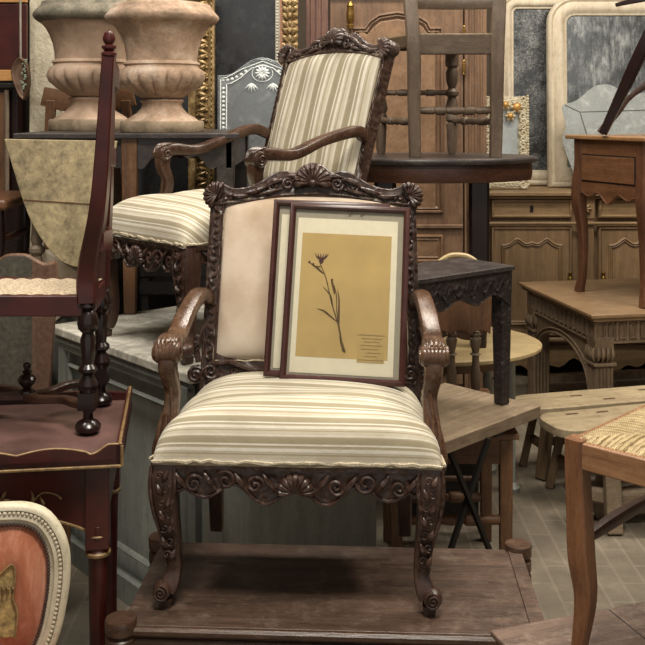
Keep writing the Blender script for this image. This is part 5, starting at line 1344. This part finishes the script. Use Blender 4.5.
A = at(557, 0, 2.10); SZ = .912
T = thing('orange_rush_chair', 'orange-brown wooden chair with woven rush seat and curved leg, at the right edge', 'chair', (A.x+.012, 2.10, BZ+.001), math.radians(-44))
h = SZ-BZ; S = .42
rw, rz_ = M['redwood'], M['redwood_z']
for i, (x, y) in enumerate(((.022, .022), (S-.02, .022), (.022, S-.02), (S-.02, S-.02))):
    sx = -1 if x < .1 else 1; sy = -1 if y < .1 else 1
    if i == 0:
        MB().sweep([(x, y, h-.002), (x, y, h-.06), (x+.003, y+.003, h-.15), (x-.006*sx, y-.006*sy, h-.25), (x-.006*sx*2, y-.006*2*sy, h-.34), (x-.002*sx, y-.0*sy, .0)],
               [(.021, .021), (.021, .021), (.022, .022), (.023, .023), (.019, .019), (.013, .013)], 8, 1, up=(0, 1, 0), sub=7).build('leg', wood('orange_cherry_leg', '4e2f1d', '8c603f', 'z', .3, wear='a37a56', wearamt=.3), T)
    else: MB().box((x, y, h/2), (.036, .036, h), taper=.7).build('leg', rz_, T, .003)
m = MB(); m.box((S/2, .018, h-.033), (S-.07, .026, .056)); m.box((S/2, S-.018, h-.033), (S-.07, .026, .056)); m.box((.018, S/2, h-.033), (.026, S-.07, .056)); m.box((S-.018, S/2, h-.033), (.026, S-.07, .056))
m.build('seat_rail', wood('orange_cherry_rail', '5c3b25', '9c7350', 'x', .32, wear='b28f6a', wearamt=.35), T, .004)
m = MB()
def rf(u, v):
    x = .018+(S-.036)*u; y = .018+(S-.036)*v; a = abs(2*u-1); b_ = abs(2*v-1); e = max(a, b_)
    z = h-.005+.010*(1-e**6); q = (x if b_ > a else y); z += .0022*math.sin(q*2*PI/.0085)
    return (x, y, z)
m.grid(rf, 110, 110); m.build('rush_seat', M['rush'], T, ang=80)
m = MB(); m.sweep([(.022, .04, h-.225), (.02, .16, h-.222), (.02, .28, h-.222), (.022, S-.03, h-.225)], [(.009, .009), (.013, .014), (.013, .014), (.009, .009)], 10, .2); m.build('stretcher', M['walnut_x'], T)
m = MB(); m.sweep([(S-.022, .04, h-.24), (S-.02, .2, h-.24), (S-.022, S-.03, h-.24)], [(.009, .009), (.013, .014), (.009, .009)], 10, .2); m.build('stretcher', M['walnut_x'], T)

for y in (.022, S-.022): MB().sweep([(S-.02, y, h-.01), (S-.012, y, h+.12), (S+.02, y, h+.30), (S+.05, y, h+.42)], [(.018, .018), (.019, .018), (.017, .016), (.014, .014)], 8, 1, up=(0, 1, 0)).build('back_post', rz_, T)
for q, dx in ((.16, -.002), (.27, .014), (.38, .038)): MB().sweep([(S-.004+dx, .03, h+q), (S+.016+dx, S/2, h+q), (S-.004+dx, S-.03, h+q)], [(.008, .024)]*3, 8, 1, sub=5).build('back_slat', rw, T)

# leaning plank, dark slatted crate behind the sideways armchair
p, q = at(46, 258, 4.15), at(114, 302, 3.76); T = thing('pale_plank', 'pale wooden plank lying tilted under the drop-leaf table', 'plank', (p+q)/2)
m = MB(); m.bar(p-T.location, q-T.location, .035, .075); m.build('board', M['oldcream'], T, .003)
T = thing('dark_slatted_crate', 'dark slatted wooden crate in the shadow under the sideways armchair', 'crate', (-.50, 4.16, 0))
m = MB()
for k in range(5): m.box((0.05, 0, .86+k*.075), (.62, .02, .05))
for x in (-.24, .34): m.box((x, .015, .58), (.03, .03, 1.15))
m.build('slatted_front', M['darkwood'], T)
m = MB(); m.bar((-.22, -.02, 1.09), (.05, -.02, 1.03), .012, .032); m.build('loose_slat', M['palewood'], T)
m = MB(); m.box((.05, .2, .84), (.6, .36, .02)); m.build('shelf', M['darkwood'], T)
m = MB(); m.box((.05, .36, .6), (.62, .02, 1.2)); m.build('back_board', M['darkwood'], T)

# ------------------------------------------------------------------ light and camera
def area(name, loc, rot, sx, sy, p, col):
    l = bpy.data.lights.new(name, 'AREA'); l.shape = 'RECTANGLE'; l.size = sx; l.size_y = sy; l.energy = p; l.color = col
    o = bpy.data.objects.new(name, l); COL.objects.link(o); o.location = loc; o.rotation_euler = rot; return o
area('ceiling_lamp_front', (.1, 1.3, 3.9), (math.radians(-6), 0, 0), 1.1, .7, 92, (1, .93, .82))
area('ceiling_lamp_left', (-1.7, 2.6, 4.0), (0, math.radians(-12), 0), .4, 1.4, 40, (1, .95, .88))
area('ceiling_lamp_back', (.6, 4.3, 4.05), (0, 0, 0), 2.6, .35, 84, (1, .92, .80))
area('ceiling_lamp_right', (2.4, 3.6, 4.0), (0, math.radians(16), 0), .4, 1.4, 52, (1, .90, .76))
w = bpy.data.worlds.new('world'); C.world = w; w.use_nodes = True
w.node_tree.nodes['Background'].inputs[0].default_value = (1, .965, .92, 1); w.node_tree.nodes['Background'].inputs[1].default_value = .38
cam = bpy.data.cameras.new('camera'); co = bpy.data.objects.new('camera', cam); COL.objects.link(co)
co.location = (0, 0, EYE); co.rotation_euler = (PI/2, 0, 0); cam.sensor_width = 36; cam.lens = 36*F/645; cam.shift_y = -(322.5-HY)/645; cam.clip_start = .05
C.camera = co
C.view_settings.view_transform = 'Standard'; C.view_settings.look = 'None'; C.view_settings.gamma = 1; C.view_settings.exposure = .6
C.view_settings.use_curve_mapping = False
